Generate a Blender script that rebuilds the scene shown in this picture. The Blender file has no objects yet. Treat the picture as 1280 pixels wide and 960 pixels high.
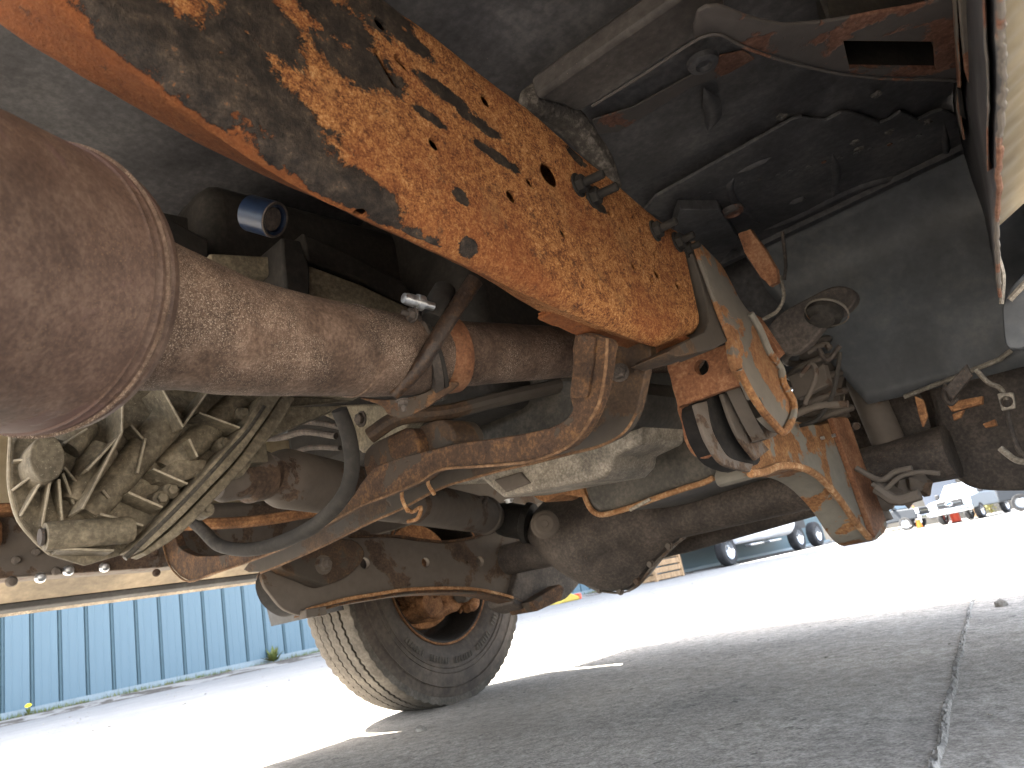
import bpy, bmesh, math, random
from mathutils import Vector, Matrix, noise as mnoise
R_=math.radians
S=bpy.context.scene
COL=S.collection
random.seed(7)
# ------------------------------------------------------------------ camera
FPX=930.0
CAM=Vector((1.05,0,0.276))
_y,_p,_r=R_(41),R_(15.7),R_(11.2)
_f=Vector((-math.sin(_y)*math.cos(_p),math.cos(_y)*math.cos(_p),math.sin(_p)))
_r0=Vector((math.cos(_y),math.sin(_y),0)); _u0=_r0.cross(_f)
CR=_r0*math.cos(_r)-_u0*math.sin(_r); CU=_r0*math.sin(_r)+_u0*math.cos(_r); CF=_f
cd=bpy.data.cameras.new('camera'); cam=bpy.data.objects.new('camera',cd); COL.objects.link(cam)
M=Matrix((( CR.x,CU.x,-CF.x,CAM.x),(CR.y,CU.y,-CF.y,CAM.y),(CR.z,CU.z,-CF.z,CAM.z),(0,0,0,1)))
cam.matrix_world=M
cd.sensor_width=36; cd.lens=36*FPX/1280; cd.clip_start=0.02; cd.clip_end=2000
cd.dof.use_dof=True; cd.dof.focus_distance=0.95; cd.dof.aperture_fstop=13.0
S.camera=cam
# ------------------------------------------------------------------ world, sun, exposure
SUN=Vector((0.60,0.12,-1.0)).normalized()         # the way the light travels
elev=math.asin(-SUN.z); az=math.atan2(-SUN.x,-SUN.y)   # compass angle of the sun from +Y towards +X
w=bpy.data.worlds.new('World'); S.world=w; w.use_nodes=True
wn=w.node_tree.nodes; bg=wn['Background']
sky=wn.new('ShaderNodeTexSky'); sky.sky_type='NISHITA'; sky.sun_disc=False
sky.sun_elevation=elev; sky.sun_rotation=az
sky.dust_density=3.0; sky.ozone_density=.6
hs=wn.new('ShaderNodeHueSaturation'); hs.inputs['Saturation'].default_value=.48      # blue muted so the fill light turns neutral, in place of white balance
w.node_tree.links.new(sky.outputs[0],hs.inputs['Color']); w.node_tree.links.new(hs.outputs[0],bg.inputs[0]); bg.inputs[1].default_value=0.13
sl=bpy.data.lights.new('sun','SUN'); sl.energy=5.0; sl.angle=R_(0.55); sl.color=(1.0,0.94,0.84)
so=bpy.data.objects.new('sun',sl); COL.objects.link(so)
so.rotation_euler=(-SUN).to_track_quat('Z','Y').to_euler()
S.view_settings.view_transform='Standard'; S.view_settings.look='None'
S.view_settings.exposure=3.75; S.view_settings.gamma=1
try:
    S.cycles.max_bounces=8; S.cycles.diffuse_bounces=5
except Exception: pass

# ------------------------------------------------------------------ geometry helpers
def ray(px,py): return CR*((px-640)/FPX)-CU*((py-480)/FPX)+CF
def at(px,py,**k):
    """point of the ray through a photo pixel on a plane X=,Y=,Z= of the world, or at a distance D ahead"""
    d=ray(px,py); (a,v),=k.items()
    if a=='D': return CAM+d*v
    i='XYZ'.index(a); return CAM+d*((v-CAM[i])/d[i])
def V(*a): return Vector(a)
class MB:
    def __init__(s): s.v=[]; s.f=[]; s.uv=None
    def add(s,vs,fs):
        o=len(s.v); s.v+= [Vector(p) for p in vs]; s.f+=[tuple(i+o for i in f) for f in fs]; return s
    def prism(s,pts,vec):
        n=len(pts); vec=Vector(vec)
        vs=list(pts)+[Vector(p)+vec for p in pts]
        fs=[tuple(range(n)),tuple(reversed(range(n,2*n)))]+[(j,i,i+n,j+n) for i,j in ((k,(k+1)%n) for k in range(n))]
        # keep outward normals
        c=sum((Vector(p) for p in pts),Vector())/n
        nrm=Vector((0,0,0))
        for i in range(n):
            nrm+= (Vector(pts[i])-c).cross(Vector(pts[(i+1)%n])-c)
        if nrm.dot(vec)>0: fs=[tuple(reversed(f)) for f in fs]
        return s.add(vs,fs)
    def box(s,c,size,rot=None,tilt=None):
        c=Vector(c); h=[x/2 for x in size]; m=rot or Matrix.Identity(3)
        vs=[c+m@Vector((x*h[0],y*h[1],z*h[2])) for x in(-1,1) for y in(-1,1) for z in(-1,1)]
        return s.add(vs,[(0,1,3,2),(4,6,7,5),(0,4,5,1),(2,3,7,6),(0,2,6,4),(1,5,7,3)])
    def tube(s,path,rad,n=12,caps=True,flat=1.0):
        path=[Vector(p) for p in path]; m=len(path)
        if not hasattr(rad,'__len__'): rad=[rad]*m
        t=(path[1]-path[0]).normalized(); up=Vector((0,0,1)) if abs(t.z)<.9 else Vector((1,0,0))
        a=t.cross(up).normalized(); rings=[]
        for i in range(m):
            if i==0: t=(path[1]-path[0])
            elif i==m-1: t=(path[-1]-path[-2])
            else: t=(path[i+1]-path[i-1])
            t.normalize(); a=(a-t*a.dot(t)).normalized(); b=t.cross(a)
            rings.append([path[i]+(a*math.cos(2*math.pi*k/n)+b*math.sin(2*math.pi*k/n)*flat)*rad[i] for k in range(n)])
        s.loft(rings,caps); return s
    def loft(s,rings,caps=True,closed=True):
        n=len(rings[0]); o=len(s.v)
        for r in rings: s.v+=[Vector(p) for p in r]
        for i in range(len(rings)-1):
            for k in range(n if closed else n-1):
                k2=(k+1)%n
                s.f.append((o+i*n+k,o+i*n+k2,o+(i+1)*n+k2,o+(i+1)*n+k))
        if caps:
            s.f.append(tuple(o+k for k in reversed(range(n))))
            s.f.append(tuple(o+(len(rings)-1)*n+k for k in range(n)))
        return s
    def lathe(s,p0,axis,prof,n=32,caps=False,ref=None):
        """prof: list of (distance along axis, radius)"""
        p0=Vector(p0); t=Vector(axis).normalized()
        up=ref or (Vector((0,0,1)) if abs(t.z)<.9 else Vector((1,0,0)))
        a=t.cross(up).normalized(); b=t.cross(a)
        rings=[[p0+t*d+(a*math.cos(2*math.pi*k/n)+b*math.sin(2*math.pi*k/n))*max(r,1e-5) for k in range(n)] for d,r in prof]
        return s.loft(rings,caps)
    def hexnut(s,p,axis,r,h,n=6):
        return s.lathe(p,axis,[(0,r),(h*.85,r),(h,r*.85)],n,True)
    def bolt(s,p,axis,r=.008,h=.008,shank=.012):
        axis=Vector(axis).normalized()
        s.lathe(p,axis,[(0,r*1.5),(h*.25,r*1.5)],14,True)
        s.hexnut(Vector(p)+axis*h*.25,axis,r*1.12,h)
        if shank: s.lathe(Vector(p)+axis*h*1.2,axis,[(0,r*.55),(shank,r*.55),(shank+.0015,r*.42)],10,True)
        return s
    def build(s,name,mat,parent=None,smooth=True,bevel=0,seg=2,sub=0,solid=0,ang=35,label=None):
        me=bpy.data.meshes.new(name); me.from_pydata([tuple(v) for v in s.v],[],s.f)
        bm=bmesh.new(); bm.from_mesh(me); bmesh.ops.recalc_face_normals(bm,faces=bm.faces); bm.to_mesh(me); bm.free()
        me.materials.append(mat)
        if smooth:
            me.shade_smooth()
            try: me.set_sharp_from_angle(angle=R_(ang))
            except Exception: pass
        o=bpy.data.objects.new(name,me); COL.objects.link(o)
        if parent: o.parent=parent
        if solid:
            q=o.modifiers.new('thick','SOLIDIFY'); q.thickness=solid; q.offset=0
        if bevel:
            q=o.modifiers.new('edge','BEVEL'); q.width=bevel; q.segments=seg; q.limit_method='ANGLE'; q.angle_limit=R_(40); q.harden_normals=False
        if sub:
            q=o.modifiers.new('sub','SUBSURF'); q.levels=sub; q.render_levels=sub
        if label: o['label']=label
        return o
def spl(pts,n=6,closed=False):
    """Catmull-Rom through points"""
    pts=[Vector(p) for p in pts]; m=len(pts); out=[]
    rng=range(m if closed else m-1)
    for i in rng:
        p0=pts[(i-1)%m] if closed or i>0 else pts[0]*2-pts[1]
        p1=pts[i]; p2=pts[(i+1)%m]
        p3=pts[(i+2)%m] if closed or i+2<m else pts[-1]*2-pts[-2]
        for k in range(n):
            t=k/n
            out.append(.5*((2*p1)+(p2-p0)*t+(2*p0-5*p1+4*p2-p3)*t*t+(3*p1-p0-3*p2+p3)*t**3))
    if not closed: out.append(pts[-1])
    return out
def lerp(a,b,t): return a+(b-a)*t
def interp(tab,x):
    if x<=tab[0][0]:
        a,b=tab[0],tab[1]
    elif x>=tab[-1][0]:
        a,b=tab[-2],tab[-1]
    else:
        for a,b in zip(tab,tab[1:]):
            if a[0]<=x<=b[0]: break
    return a[1]+(b[1]-a[1])*(x-a[0])/(b[0]-a[0])
def pts(l,**k): return [at(x,y,**k) for x,y in l]
def rough(l,amp,n=4,seed=0):
    """outline with small irregular steps: torn, rust-eaten edges"""
    rr=random.Random(seed); out=[]
    m=len(l)
    for i in range(m):
        a=Vector(l[i]); b=Vector(l[(i+1)%m])
        for k in range(n):
            p=a.lerp(b,k/n)
            if k: p+=Vector((rr.uniform(-1,1),rr.uniform(-1,1),rr.uniform(-1,1)))*amp
            out.append(p)
    return out
def inset(poly,f):
    c=sum(poly,Vector())/len(poly); return [c+(p-c)*f for p in poly]
def empty(name,loc,label,cat,group=None,kind=None):
    o=bpy.data.objects.new(name,None); COL.objects.link(o); o.location=loc; o.empty_display_size=.1
    o['label']=label; o['category']=cat
    if group: o['group']=group
    bpy.context.view_layer.update()
    return o
def tag(o,label,cat,group=None):
    o['label']=label; o['category']=cat
    if group: o['group']=group
    return o
def struct(o,kind='structure'): o['kind']=kind; return o
def copy_tree(o,parent=None):
    c=o.copy(); COL.objects.link(c); c.parent=parent
    for ch in list(o.children): copy_tree(ch,c)
    return c
def cut(o,cutter,solver='EXACT'):
    """punch holes one after the other: boolean, baked into the mesh, cutter removed"""
    seen={}; 
    par=list(range(len(cutter.v)))
    def fd(i):
        while par[i]!=i: par[i]=par[par[i]]; i=par[i]
        return i
    for f in cutter.f:
        for i in f[1:]: par[fd(i)]=fd(f[0])
    groups={}
    for f in cutter.f: groups.setdefault(fd(f[0]),[]).append(f)
    tmp=[]
    for k,fs in groups.items():
        ids=sorted({i for f in fs for i in f}); mp={i:j for j,i in enumerate(ids)}
        m=MB(); m.add([cutter.v[i] for i in ids],[tuple(mp[i] for i in f) for f in fs])
        c=m.build('punch',o.data.materials[0],None,smooth=False); tmp.append(c)
        q=o.modifiers.new('holes','BOOLEAN'); q.operation='DIFFERENCE'; q.object=c; q.solver=solver
    dg=bpy.context.evaluated_depsgraph_get(); dg.update()
    me=bpy.data.meshes.new_from_object(o.evaluated_get(dg))
    if len(me.polygons)>0:
        o.modifiers.clear(); old=o.data; o.data=me; me.name=old.name
        try: me.set_sharp_from_angle(angle=R_(35))
        except Exception: pass
    else:
        print('CUT FAILED',o.name)
        for q in [m for m in o.modifiers if m.type=='BOOLEAN']: o.modifiers.remove(q)
    for c in tmp:
        m=c.data; bpy.data.objects.remove(c); bpy.data.meshes.remove(m)
    return o

# ------------------------------------------------------------------ materials
class NT:
    def __init__(s,name):
        s.m=bpy.data.materials.new(name); s.m.use_nodes=True; s.t=s.m.node_tree; s.b=s.t.nodes['Principled BSDF']
        s.tc=s.t.nodes.new('ShaderNodeTexCoord'); s.co=s.tc.outputs['Object']
    def n(s,ty,**k):
        q=s.t.nodes.new(ty)
        for a,b in k.items(): setattr(q,a,b)
        return q
    def l(s,a,b): s.t.links.new(a,b)
    def map(s,loc=(0,0,0),rot=(0,0,0),sc=(1,1,1),vt='POINT',co=None):
        q=s.n('ShaderNodeMapping',vector_type=vt); q.inputs[1].default_value=loc; q.inputs[2].default_value=rot; q.inputs[3].default_value=sc
        s.l(co or s.co,q.inputs[0]); return q.outputs[0]
    def noise(s,scale,detail=4,rough=.6,co=None,dist=0,off=0):
        q=s.n('ShaderNodeTexNoise'); q.inputs['Scale'].default_value=scale; q.inputs['Detail'].default_value=detail
        q.inputs['Roughness'].default_value=rough; q.inputs['Distortion'].default_value=dist
        c=co or s.co
        if off: c=s.map(loc=(off,off*1.7,off*.6),co=c)
        s.l(c,q.inputs['Vector']); return q.outputs['Fac']
    def vor(s,scale,co=None,feat='F1'):
        q=s.n('ShaderNodeTexVoronoi',feature=feat); q.inputs['Scale'].default_value=scale; s.l(co or s.co,q.inputs['Vector']); return q.outputs[0]
    def ramp(s,fac,stops,interp='LINEAR'):
        q=s.n('ShaderNodeValToRGB'); q.color_ramp.interpolation=interp; e=q.color_ramp.elements
        while len(e)<len(stops): e.new(.5)
        for i,(p,c) in enumerate(stops):
            e[i].position=p; e[i].color=(c if len(c)==4 else (*c,1)) if hasattr(c,'__len__') else (c,c,c,1)
        s.l(fac,q.inputs[0]); return q.outputs[0]
    def mix(s,fac,a,b,mode='MIX'):
        q=s.n('ShaderNodeMix',data_type='RGBA',blend_type=mode)
        for i,x in ((0,fac),(6,a),(7,b)):
            if hasattr(x,'default_value'): s.l(x,q.inputs[i])
            elif i==0: q.inputs[0].default_value=x
            else: q.inputs[i].default_value=(*x,1)
        return q.outputs[2]
    def math(s,op,a,b=None,c=None,clamp=False):
        q=s.n('ShaderNodeMath',operation=op,use_clamp=clamp)
        for i,x in enumerate((a,b,c)):
            if x is None: continue
            if hasattr(x,'default_value'): s.l(x,q.inputs[i])
            else: q.inputs[i].default_value=x
        return q.outputs[0]
    def bump(s,h,dist,strength=1.0,prev=None):
        q=s.n('ShaderNodeBump'); q.inputs['Distance'].default_value=dist; q.inputs['Strength'].default_value=strength
        s.l(h,q.inputs['Height'])
        if prev: s.l(prev,q.inputs['Normal'])
        return q.outputs[0]
    def done(s,col,rough=.8,nrm=None,metal=0,spec=.35):
        for k,x in (('Base Color',col),('Roughness',rough),('Metallic',metal),('Specular IOR Level',spec)):
            if hasattr(x,'default_value'): s.l(x,s.b.inputs[k])
            elif hasattr(x,'__len__'): s.b.inputs[k].default_value=(*x,1)
            else: s.b.inputs[k].default_value=x
        if nrm: s.l(nrm,s.b.inputs['Normal'])
        return s.m
def rusty(name,c0,c1,c2,paint=None,pth=.55,psc=6,speck=None,fine=260,mid=30,bmp=.0012,rgh=.85,sth=.68,stretch=(1,1,1),metal=0,seed=0):
    """three rust tones by fine and middle noise, optional paint left in patches, optional pale specks"""
    t=NT(name); co=t.map(loc=(seed,seed*.3,0),sc=stretch)
    nf=t.noise(fine,5,.65,co); nm=t.noise(mid,6,.65,co); nb=t.noise(psc,6,.6,co,dist=.4)
    col=t.ramp(t.math('ADD',t.math('MULTIPLY',nf,.5),t.math('MULTIPLY',nm,.5)),[(.34,c0),(.5,c1),(.64,c2)])
    bl=t.ramp(nb,[(.35,.62),(.65,1.15)])
    col=t.mix(1.0,col,bl,'MULTIPLY')
    h=t.math('ADD',t.math('MULTIPLY',nf,.7),nm)
    if paint:
        pm=t.ramp(t.math('ADD',nb,t.math('MULTIPLY',nm,.18)),[(pth+.08,0.0),(pth+.10,1.0)])
        pc=t.mix(t.noise(mid*2,4,.6,co,off=3),tuple(x*.75 for x in paint),tuple(x*1.25 for x in paint))
        col=t.mix(pm,col,pc); h=t.math('ADD',t.math('MULTIPLY',h,t.math('SUBTRACT',1.0,t.math('MULTIPLY',pm,.7))),t.math('MULTIPLY',pm,1.2))
    if speck:
        sm=t.ramp(t.noise(fine*3.2,2,.9,co,off=5),[(sth-.03,0.0),(sth+.05,1.0)])
        sm=t.math('MULTIPLY',sm,t.ramp(t.noise(mid*.4,3,.6,co,off=9),[(.42,.05),(.6,1.0)]))
        col=t.mix(sm,col,speck)
    return t.done(col,rgh,t.bump(h,bmp),metal)

def mat_rail():
    t=NT('flaking_orange_rust'); uv=t.tc.outputs['UV']
    co=t.co
    nf=t.noise(430,4,.85); nm=t.noise(110,6,.75); nb=t.noise(9,5,.6); nb2=t.noise(22,5,.65,off=4)
    cr=t.vor(210)
    v=t.math('ADD',t.math('MULTIPLY',nf,.60),t.math('MULTIPLY',nm,.40))
    col=t.ramp(v,[(.38,(.035,.014,.007)),(.44,(.15,.052,.018)),(.50,(.33,.130,.040)),(.56,(.50,.235,.080)),(.64,(.68,.42,.20))])
    red=t.mix(t.noise(140,5,.7,off=2),(.10,.025,.008),(.30,.075,.02))
    col=t.mix(t.ramp(nb,[(.48,0.0),(.62,.45)]),col,red)
    col=t.mix(t.ramp(nb2,[(.56,0.0),(.70,.5)]),col,(.30,.15,.06))
    # lower/near band: redder, darker rust (uv: u = metres along the rail, v = 0 at the lower edge, 1 at the top)
    sp=t.n('ShaderNodeSeparateXYZ'); t.l(uv,sp.inputs[0]); U_,V_=sp.outputs[0],sp.outputs[1]
    lowm=t.ramp(t.math('ADD',V_,t.math('MULTIPLY',t.math('SUBTRACT',nb2,.5),.35)),[(.0,1.0),(.16,0.0)])
    nearm=t.ramp(U_,[(.30,1.0),(.62,0.0)])
    col=t.mix(t.math('MULTIPLY',t.math('MULTIPLY',lowm,nearm),.8),col,t.mix(t.noise(90,6,.75,off=6),(.07,.022,.010),(.33,.10,.025)))
    # paint that is still on: ellipses (u,v,angle,half-length,half-width) broken up by noise
    d=None
    for (u0,v0,a,ru,rv) in PATCH:
        mp=t.map(loc=(u0,v0,0),rot=(0,0,a),sc=(ru,rv,1),vt='TEXTURE',co=uv)
        q=t.n('ShaderNodeVectorMath',operation='LENGTH'); t.l(mp,q.inputs[0])
        d=q.outputs['Value'] if d is None else t.math('MINIMUM',d,q.outputs['Value'])
    nn=t.noise(30,9,.78,dist=.8,off=1); n3=t.noise(150,5,.8,off=8)
    d=t.math('ADD',d,t.math('ADD',t.math('MULTIPLY',t.math('SUBTRACT',nn,.5),2.1),t.math('MULTIPLY',t.math('SUBTRACT',n3,.5),1.0)))
    pm=t.ramp(d,[(.86,1.0),(1.04,0.0)])
    pc=t.ramp(t.noise(70,8,.8,off=3),[(.36,(.007,.005,.004)),(.46,(.017,.012,.009)),(.55,(.036,.026,.019)),(.62,(.065,.048,.034)),(.66,(.20,.08,.028))])
    crust=t.ramp(t.noise(40,9,.8,off=21),[(.58,0.0),(.63,1.0)])
    col=t.mix(t.math('MULTIPLY',crust,.75),col,(.07,.032,.018))
    col=t.mix(pm,col,pc)
    h=t.math('ADD',t.math('MULTIPLY',nf,1.3),t.math('ADD',t.math('MULTIPLY',nm,.9),t.math('MULTIPLY',cr,.35)))
    h=t.math('ADD',t.math('MULTIPLY',h,t.math('SUBTRACT',1.0,t.math('MULTIPLY',pm,.55))),t.math('MULTIPLY',pm,1.5))
    h=t.math('ADD',h,t.math('MULTIPLY',t.noise(45,8,.7,off=31),1.4))
    return t.done(col,t.math('SUBTRACT',.92,t.math('MULTIPLY',pm,.25)),t.bump(h,.0022,1.0),0,.3)
RX=.65
crease=[(p.y,p.z) for p in (at(x,y,X=RX) for x,y in [(20,-60),(90,0),(230,110),(330,180),(430,240),(560,300),(700,370),(835,427),(878,412)])]
toprow=[(p.y,p.z) for p in (at(x,y,X=RX) for x,y in [(380,-90),(490,0),(660,130),(800,250),(866,302),(905,340)])]
crease.sort(); toprow.sort()
def rail_uv(px,py):
    p=at(px,py,X=RX); zc=interp(crease,p.y); zt=interp(toprow,p.y); return p.y,(p.z-zc)/(zt-zc)
PATCH=[]
def patch(px,py,pu,pv,a=0):
    k=.98 if px<480 and py<260 else .66
    """a paint patch centred on a photo pixel; half sizes in pixels along / across the rail"""
    u0,v0=rail_uv(px,py); u1,_=rail_uv(px+pu*.8,py+pu*.6); _,v1=rail_uv(px+pv*.5,py-pv*.85)
    PATCH.append((u0,v0,a,(abs(u1-u0)+.002)*k,(abs(v1-v0)+.01)*k*1.2))
for q in [(235,70,150,34),(330,130,120,30),(395,210,90,22),(470,255,60,20),(330,30,80,26),(430,75,60,14),(415,20,70,18),(475,90,50,12),(560,120,70,9),(600,155,60,7),
          (540,148,50,6),(620,195,60,6),(510,50,60,10),(575,245,18,9),(745,255,26,5),(720,195,22,6),(555,300,26,8),(590,305,20,7),(530,290,30,9),(160,15,90,34),(200,40,80,22),(300,60,60,26),(540,10,70,20),(455,-20,80,30)]:
    patch(*q)
M_rail=mat_rail()
M_exh=rusty('exhaust_rust',(.035,.021,.014),(.092,.058,.040),(.18,.122,.088),speck=(.40,.32,.25),fine=260,mid=34,bmp=.0014,sth=.585)
M_muff=rusty('muffler_rust',(.045,.026,.019),(.088,.053,.039),(.15,.10,.073),paint=(.085,.050,.042),pth=.56,psc=5,speck=(.26,.16,.09),fine=260,mid=30,bmp=.0009,sth=.65,rgh=.65)
M_cross=rusty('cross_member_rust',(.022,.012,.008),(.068,.036,.019),(.17,.085,.034),paint=(.048,.035,.025),pth=.58,psc=9,fine=240,mid=38,bmp=.0012)
M_crossd=rusty('cross_member_paint',(.028,.017,.011),(.07,.042,.024),(.15,.082,.038),paint=(.05,.040,.031),pth=.48,psc=5,fine=200,mid=30,bmp=.0007,rgh=.7)
M_arm=rusty('arm_rust',(.04,.026,.018),(.105,.068,.046),(.19,.12,.075),paint=(.105,.086,.070),pth=.44,psc=7,fine=200,mid=26,bmp=.0009)
M_armr=rusty('arm_rust_bright',(.07,.028,.012),(.21,.095,.036),(.37,.20,.085),paint=(.15,.135,.11),pth=.52,psc=8,fine=200,mid=26,bmp=.001)
M_axle=rusty('axle_dark',(.032,.026,.022),(.062,.050,.042),(.108,.086,.07),fine=160,mid=20,bmp=.0006,rgh=.75,speck=(.25,.14,.07),sth=.66)
M_plate=rusty('plate_rust',(.09,.035,.018),(.21,.09,.042),(.32,.17,.09),fine=220,mid=30,bmp=.001)
M_grey=rusty('grey_plate',(.12,.05,.02),(.26,.12,.05),(.36,.20,.09),paint=(.125,.108,.088),pth=.48,psc=14,fine=200,mid=24,bmp=.0012)
M_mud=rusty('dried_mud',(.05,.045,.04),(.11,.10,.09),(.24,.22,.20),fine=300,mid=80,bmp=.003)
M_hang=rusty('oily_rust',(.012,.008,.006),(.035,.021,.014),(.085,.045,.022),fine=160,mid=40,bmp=.0015,rgh=.45)
M_alu=rusty('dirty_aluminium',(.060,.049,.033),(.145,.120,.082),(.27,.225,.155),fine=150,mid=16,bmp=.0007,rgh=.75,speck=(.42,.38,.28),sth=.68)
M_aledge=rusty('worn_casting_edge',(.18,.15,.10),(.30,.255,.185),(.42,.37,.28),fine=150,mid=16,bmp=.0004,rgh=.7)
M_pan=rusty('pale_aluminium',(.09,.075,.058),(.24,.205,.16),(.46,.40,.32),fine=260,mid=22,bmp=.001,rgh=.6)
M_oil=rusty('oil_pan',(.022,.019,.015),(.05,.044,.035),(.10,.085,.066),fine=120,mid=9,bmp=.0005,rgh=.55,speck=(.30,.14,.05),sth=.70)
M_rustedge=rusty('rim_rust',(.14,.06,.02),(.32,.16,.07),(.55,.36,.2),fine=160,mid=30,bmp=.001)
M_floor=rusty('floor_black',(.028,.027,.029),(.055,.053,.056),(.095,.091,.090),fine=90,mid=9,bmp=.0006,rgh=.6,speck=(.20,.16,.12),sth=.73)
M_beam=rusty('beam_paint',(.035,.030,.028),(.065,.057,.052),(.11,.098,.088),fine=90,mid=12,bmp=.0006,rgh=.65,speck=(.25,.2,.15),sth=.72)
M_floorr=rusty('floor_rust',(.06,.026,.018),(.15,.07,.045),(.25,.14,.10),paint=(.06,.053,.050),pth=.47,psc=7,fine=180,mid=26,bmp=.0012)
M_sill=rusty('sill_rust',(.10,.035,.02),(.24,.11,.065),(.38,.22,.14),paint=(.14,.12,.10),pth=.50,psc=9,fine=200,mid=30,bmp=.0016)
M_liner=rusty('liner_plastic',(.065,.068,.073),(.085,.088,.092),(.115,.115,.112),fine=60,mid=5,bmp=.0004,rgh=.5)
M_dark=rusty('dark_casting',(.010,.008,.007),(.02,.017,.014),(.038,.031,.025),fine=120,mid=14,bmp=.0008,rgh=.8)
M_rubber=rusty('rubber',(.016,.014,.012),(.028,.024,.02),(.055,.047,.038),fine=90,mid=10,bmp=.0003,rgh=.85)
M_bush=rusty('dull_black_rubber',(.008,.007,.006),(.014,.012,.011),(.026,.022,.018),fine=90,mid=10,bmp=.0003,rgh=1.0)
M_tread=rusty('tyre_tread',(.042,.036,.030),(.082,.071,.058),(.13,.115,.094),fine=120,mid=20,bmp=.0006,rgh=.9)
M_tyre=rusty('tyre_side',(.035,.027,.022),(.062,.048,.038),(.10,.08,.062),fine=60,mid=7,bmp=.0003,rgh=.75)
M_lip=rusty('lip_highlight',(.06,.03,.015),(.14,.075,.036),(.27,.16,.085),fine=160,mid=30,bmp=.001)  # light tan edge highlight put into the colour of the lips
M_hub=rusty('hub_rust',(.07,.028,.012),(.22,.10,.04),(.42,.21,.09),fine=180,mid=26,bmp=.0016)
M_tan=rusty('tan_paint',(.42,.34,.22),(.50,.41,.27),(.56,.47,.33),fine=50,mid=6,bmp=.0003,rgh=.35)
M_trim=rusty('black_trim',(.02,.02,.02),(.03,.03,.032),(.05,.05,.05),fine=80,mid=8,bmp=.0002,rgh=.8)
M_tanshade=rusty('shaded_tan',(.10,.078,.052),(.17,.135,.09),(.23,.185,.125),fine=50,mid=6,bmp=.0003,rgh=.7)  # darker copy of the tan body paint, shade put into its colour
M_bright=NT('zinc_bolt'); M_bright=M_bright.done(M_bright.ramp(M_bright.noise(120),[(.3,(.30,.30,.29)),(.7,(.7,.72,.74))]),.35,None,.85)
M_blue=NT('blue_rubber'); M_blue=M_blue.done(M_blue.ramp(M_blue.noise(60),[(.3,(.006,.012,.03)),(.7,(.010,.022,.05))]),.35)
def flat(name,c,rgh=.6,metal=0,var=.25,sc=20,bmp=.0002):
    t=NT(name); n=t.noise(sc,4,.6)
    return t.done(t.mix(n,tuple(x*(1-var) for x in c),tuple(min(1,x*(1+var)) for x in c)),rgh,t.bump(n,bmp),metal)
# ================================================================== THE SETTING
def rebase(o,loc):
    """move a thing's origin to its base without moving what is built"""
    loc=Vector(loc); T=Matrix.Translation(-loc); done=set()
    def rec(q):
        if q.type=='MESH' and q.data.name not in done: done.add(q.data.name); q.data.transform(T)
        for c in q.children: rec(c)
    rec(o); o.location=loc
WALLX=-9.75; KERB0=-8.7; SEAM=[(.90,0.0),(.713,1.0),(.427,2.5),(.2,4.0),(-.2,6.5)]
def groundmat():
    t=NT('worn_asphalt')
    nf=t.noise(190,5,.75); nm=t.noise(38,6,.7,off=2); nb=t.noise(2.6,6,.6,off=5); ns=t.noise(.7,5,.55,off=9)
    col=t.ramp(t.math('ADD',t.math('MULTIPLY',nf,.6),t.math('MULTIPLY',nm,.4)),[(.38,(.105,.097,.086)),(.5,(.27,.252,.226)),(.60,(.45,.42,.38))])
    col=t.mix(1.0,col,t.ramp(nb,[(.3,(.72,.71,.70)),(.7,(1.22,1.2,1.17))]),'MULTIPLY')
    col=t.mix(t.ramp(ns,[(.45,0.0),(.62,.35)]),col,(.24,.21,.17))
    st=t.ramp(t.noise(75,2,.5,off=11),[(.69,0.0),(.73,1.0)])
    col=t.mix(st,col,(.30,.28,.25))
    pit=t.ramp(t.noise(31,3,.6,off=14),[(.28,1.0),(.34,0.0)])
    col=t.mix(t.math('MULTIPLY',pit,.7),col,(.04,.036,.032))
    # sun and shade put into the colour: pale sunlit strip, darker by the wall
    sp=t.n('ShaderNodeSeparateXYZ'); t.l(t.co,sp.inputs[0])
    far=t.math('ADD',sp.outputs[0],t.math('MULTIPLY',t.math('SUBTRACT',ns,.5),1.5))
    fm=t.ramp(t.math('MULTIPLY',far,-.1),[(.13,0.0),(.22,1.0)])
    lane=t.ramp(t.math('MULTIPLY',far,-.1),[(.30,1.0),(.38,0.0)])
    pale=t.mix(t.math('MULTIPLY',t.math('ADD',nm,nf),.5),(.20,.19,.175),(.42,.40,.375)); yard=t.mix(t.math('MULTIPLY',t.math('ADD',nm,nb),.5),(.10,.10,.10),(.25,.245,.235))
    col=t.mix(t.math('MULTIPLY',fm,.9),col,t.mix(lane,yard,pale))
    h=t.math('ADD',t.math('MULTIPLY',nf,1.0),t.math('ADD',t.math('MULTIPLY',nm,1.6),t.math('MULTIPLY',nb,5.0)))
    return t.done(col,.9,t.bump(h,.0020,.8),0,.3)
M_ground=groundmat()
def seamx(y): return interp([(b,a) for a,b in SEAM],y)
g=MB(); N=600.
def gz(y): return -.35*max(0,min(1,(y-17)/11))
g.loft([[(-N,y,gz(y)),(N,y,gz(y))] for y in (-N,17,19,22,25,28,40,N)],False,False)
struct(g.build('ground',M_ground,smooth=False))
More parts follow.
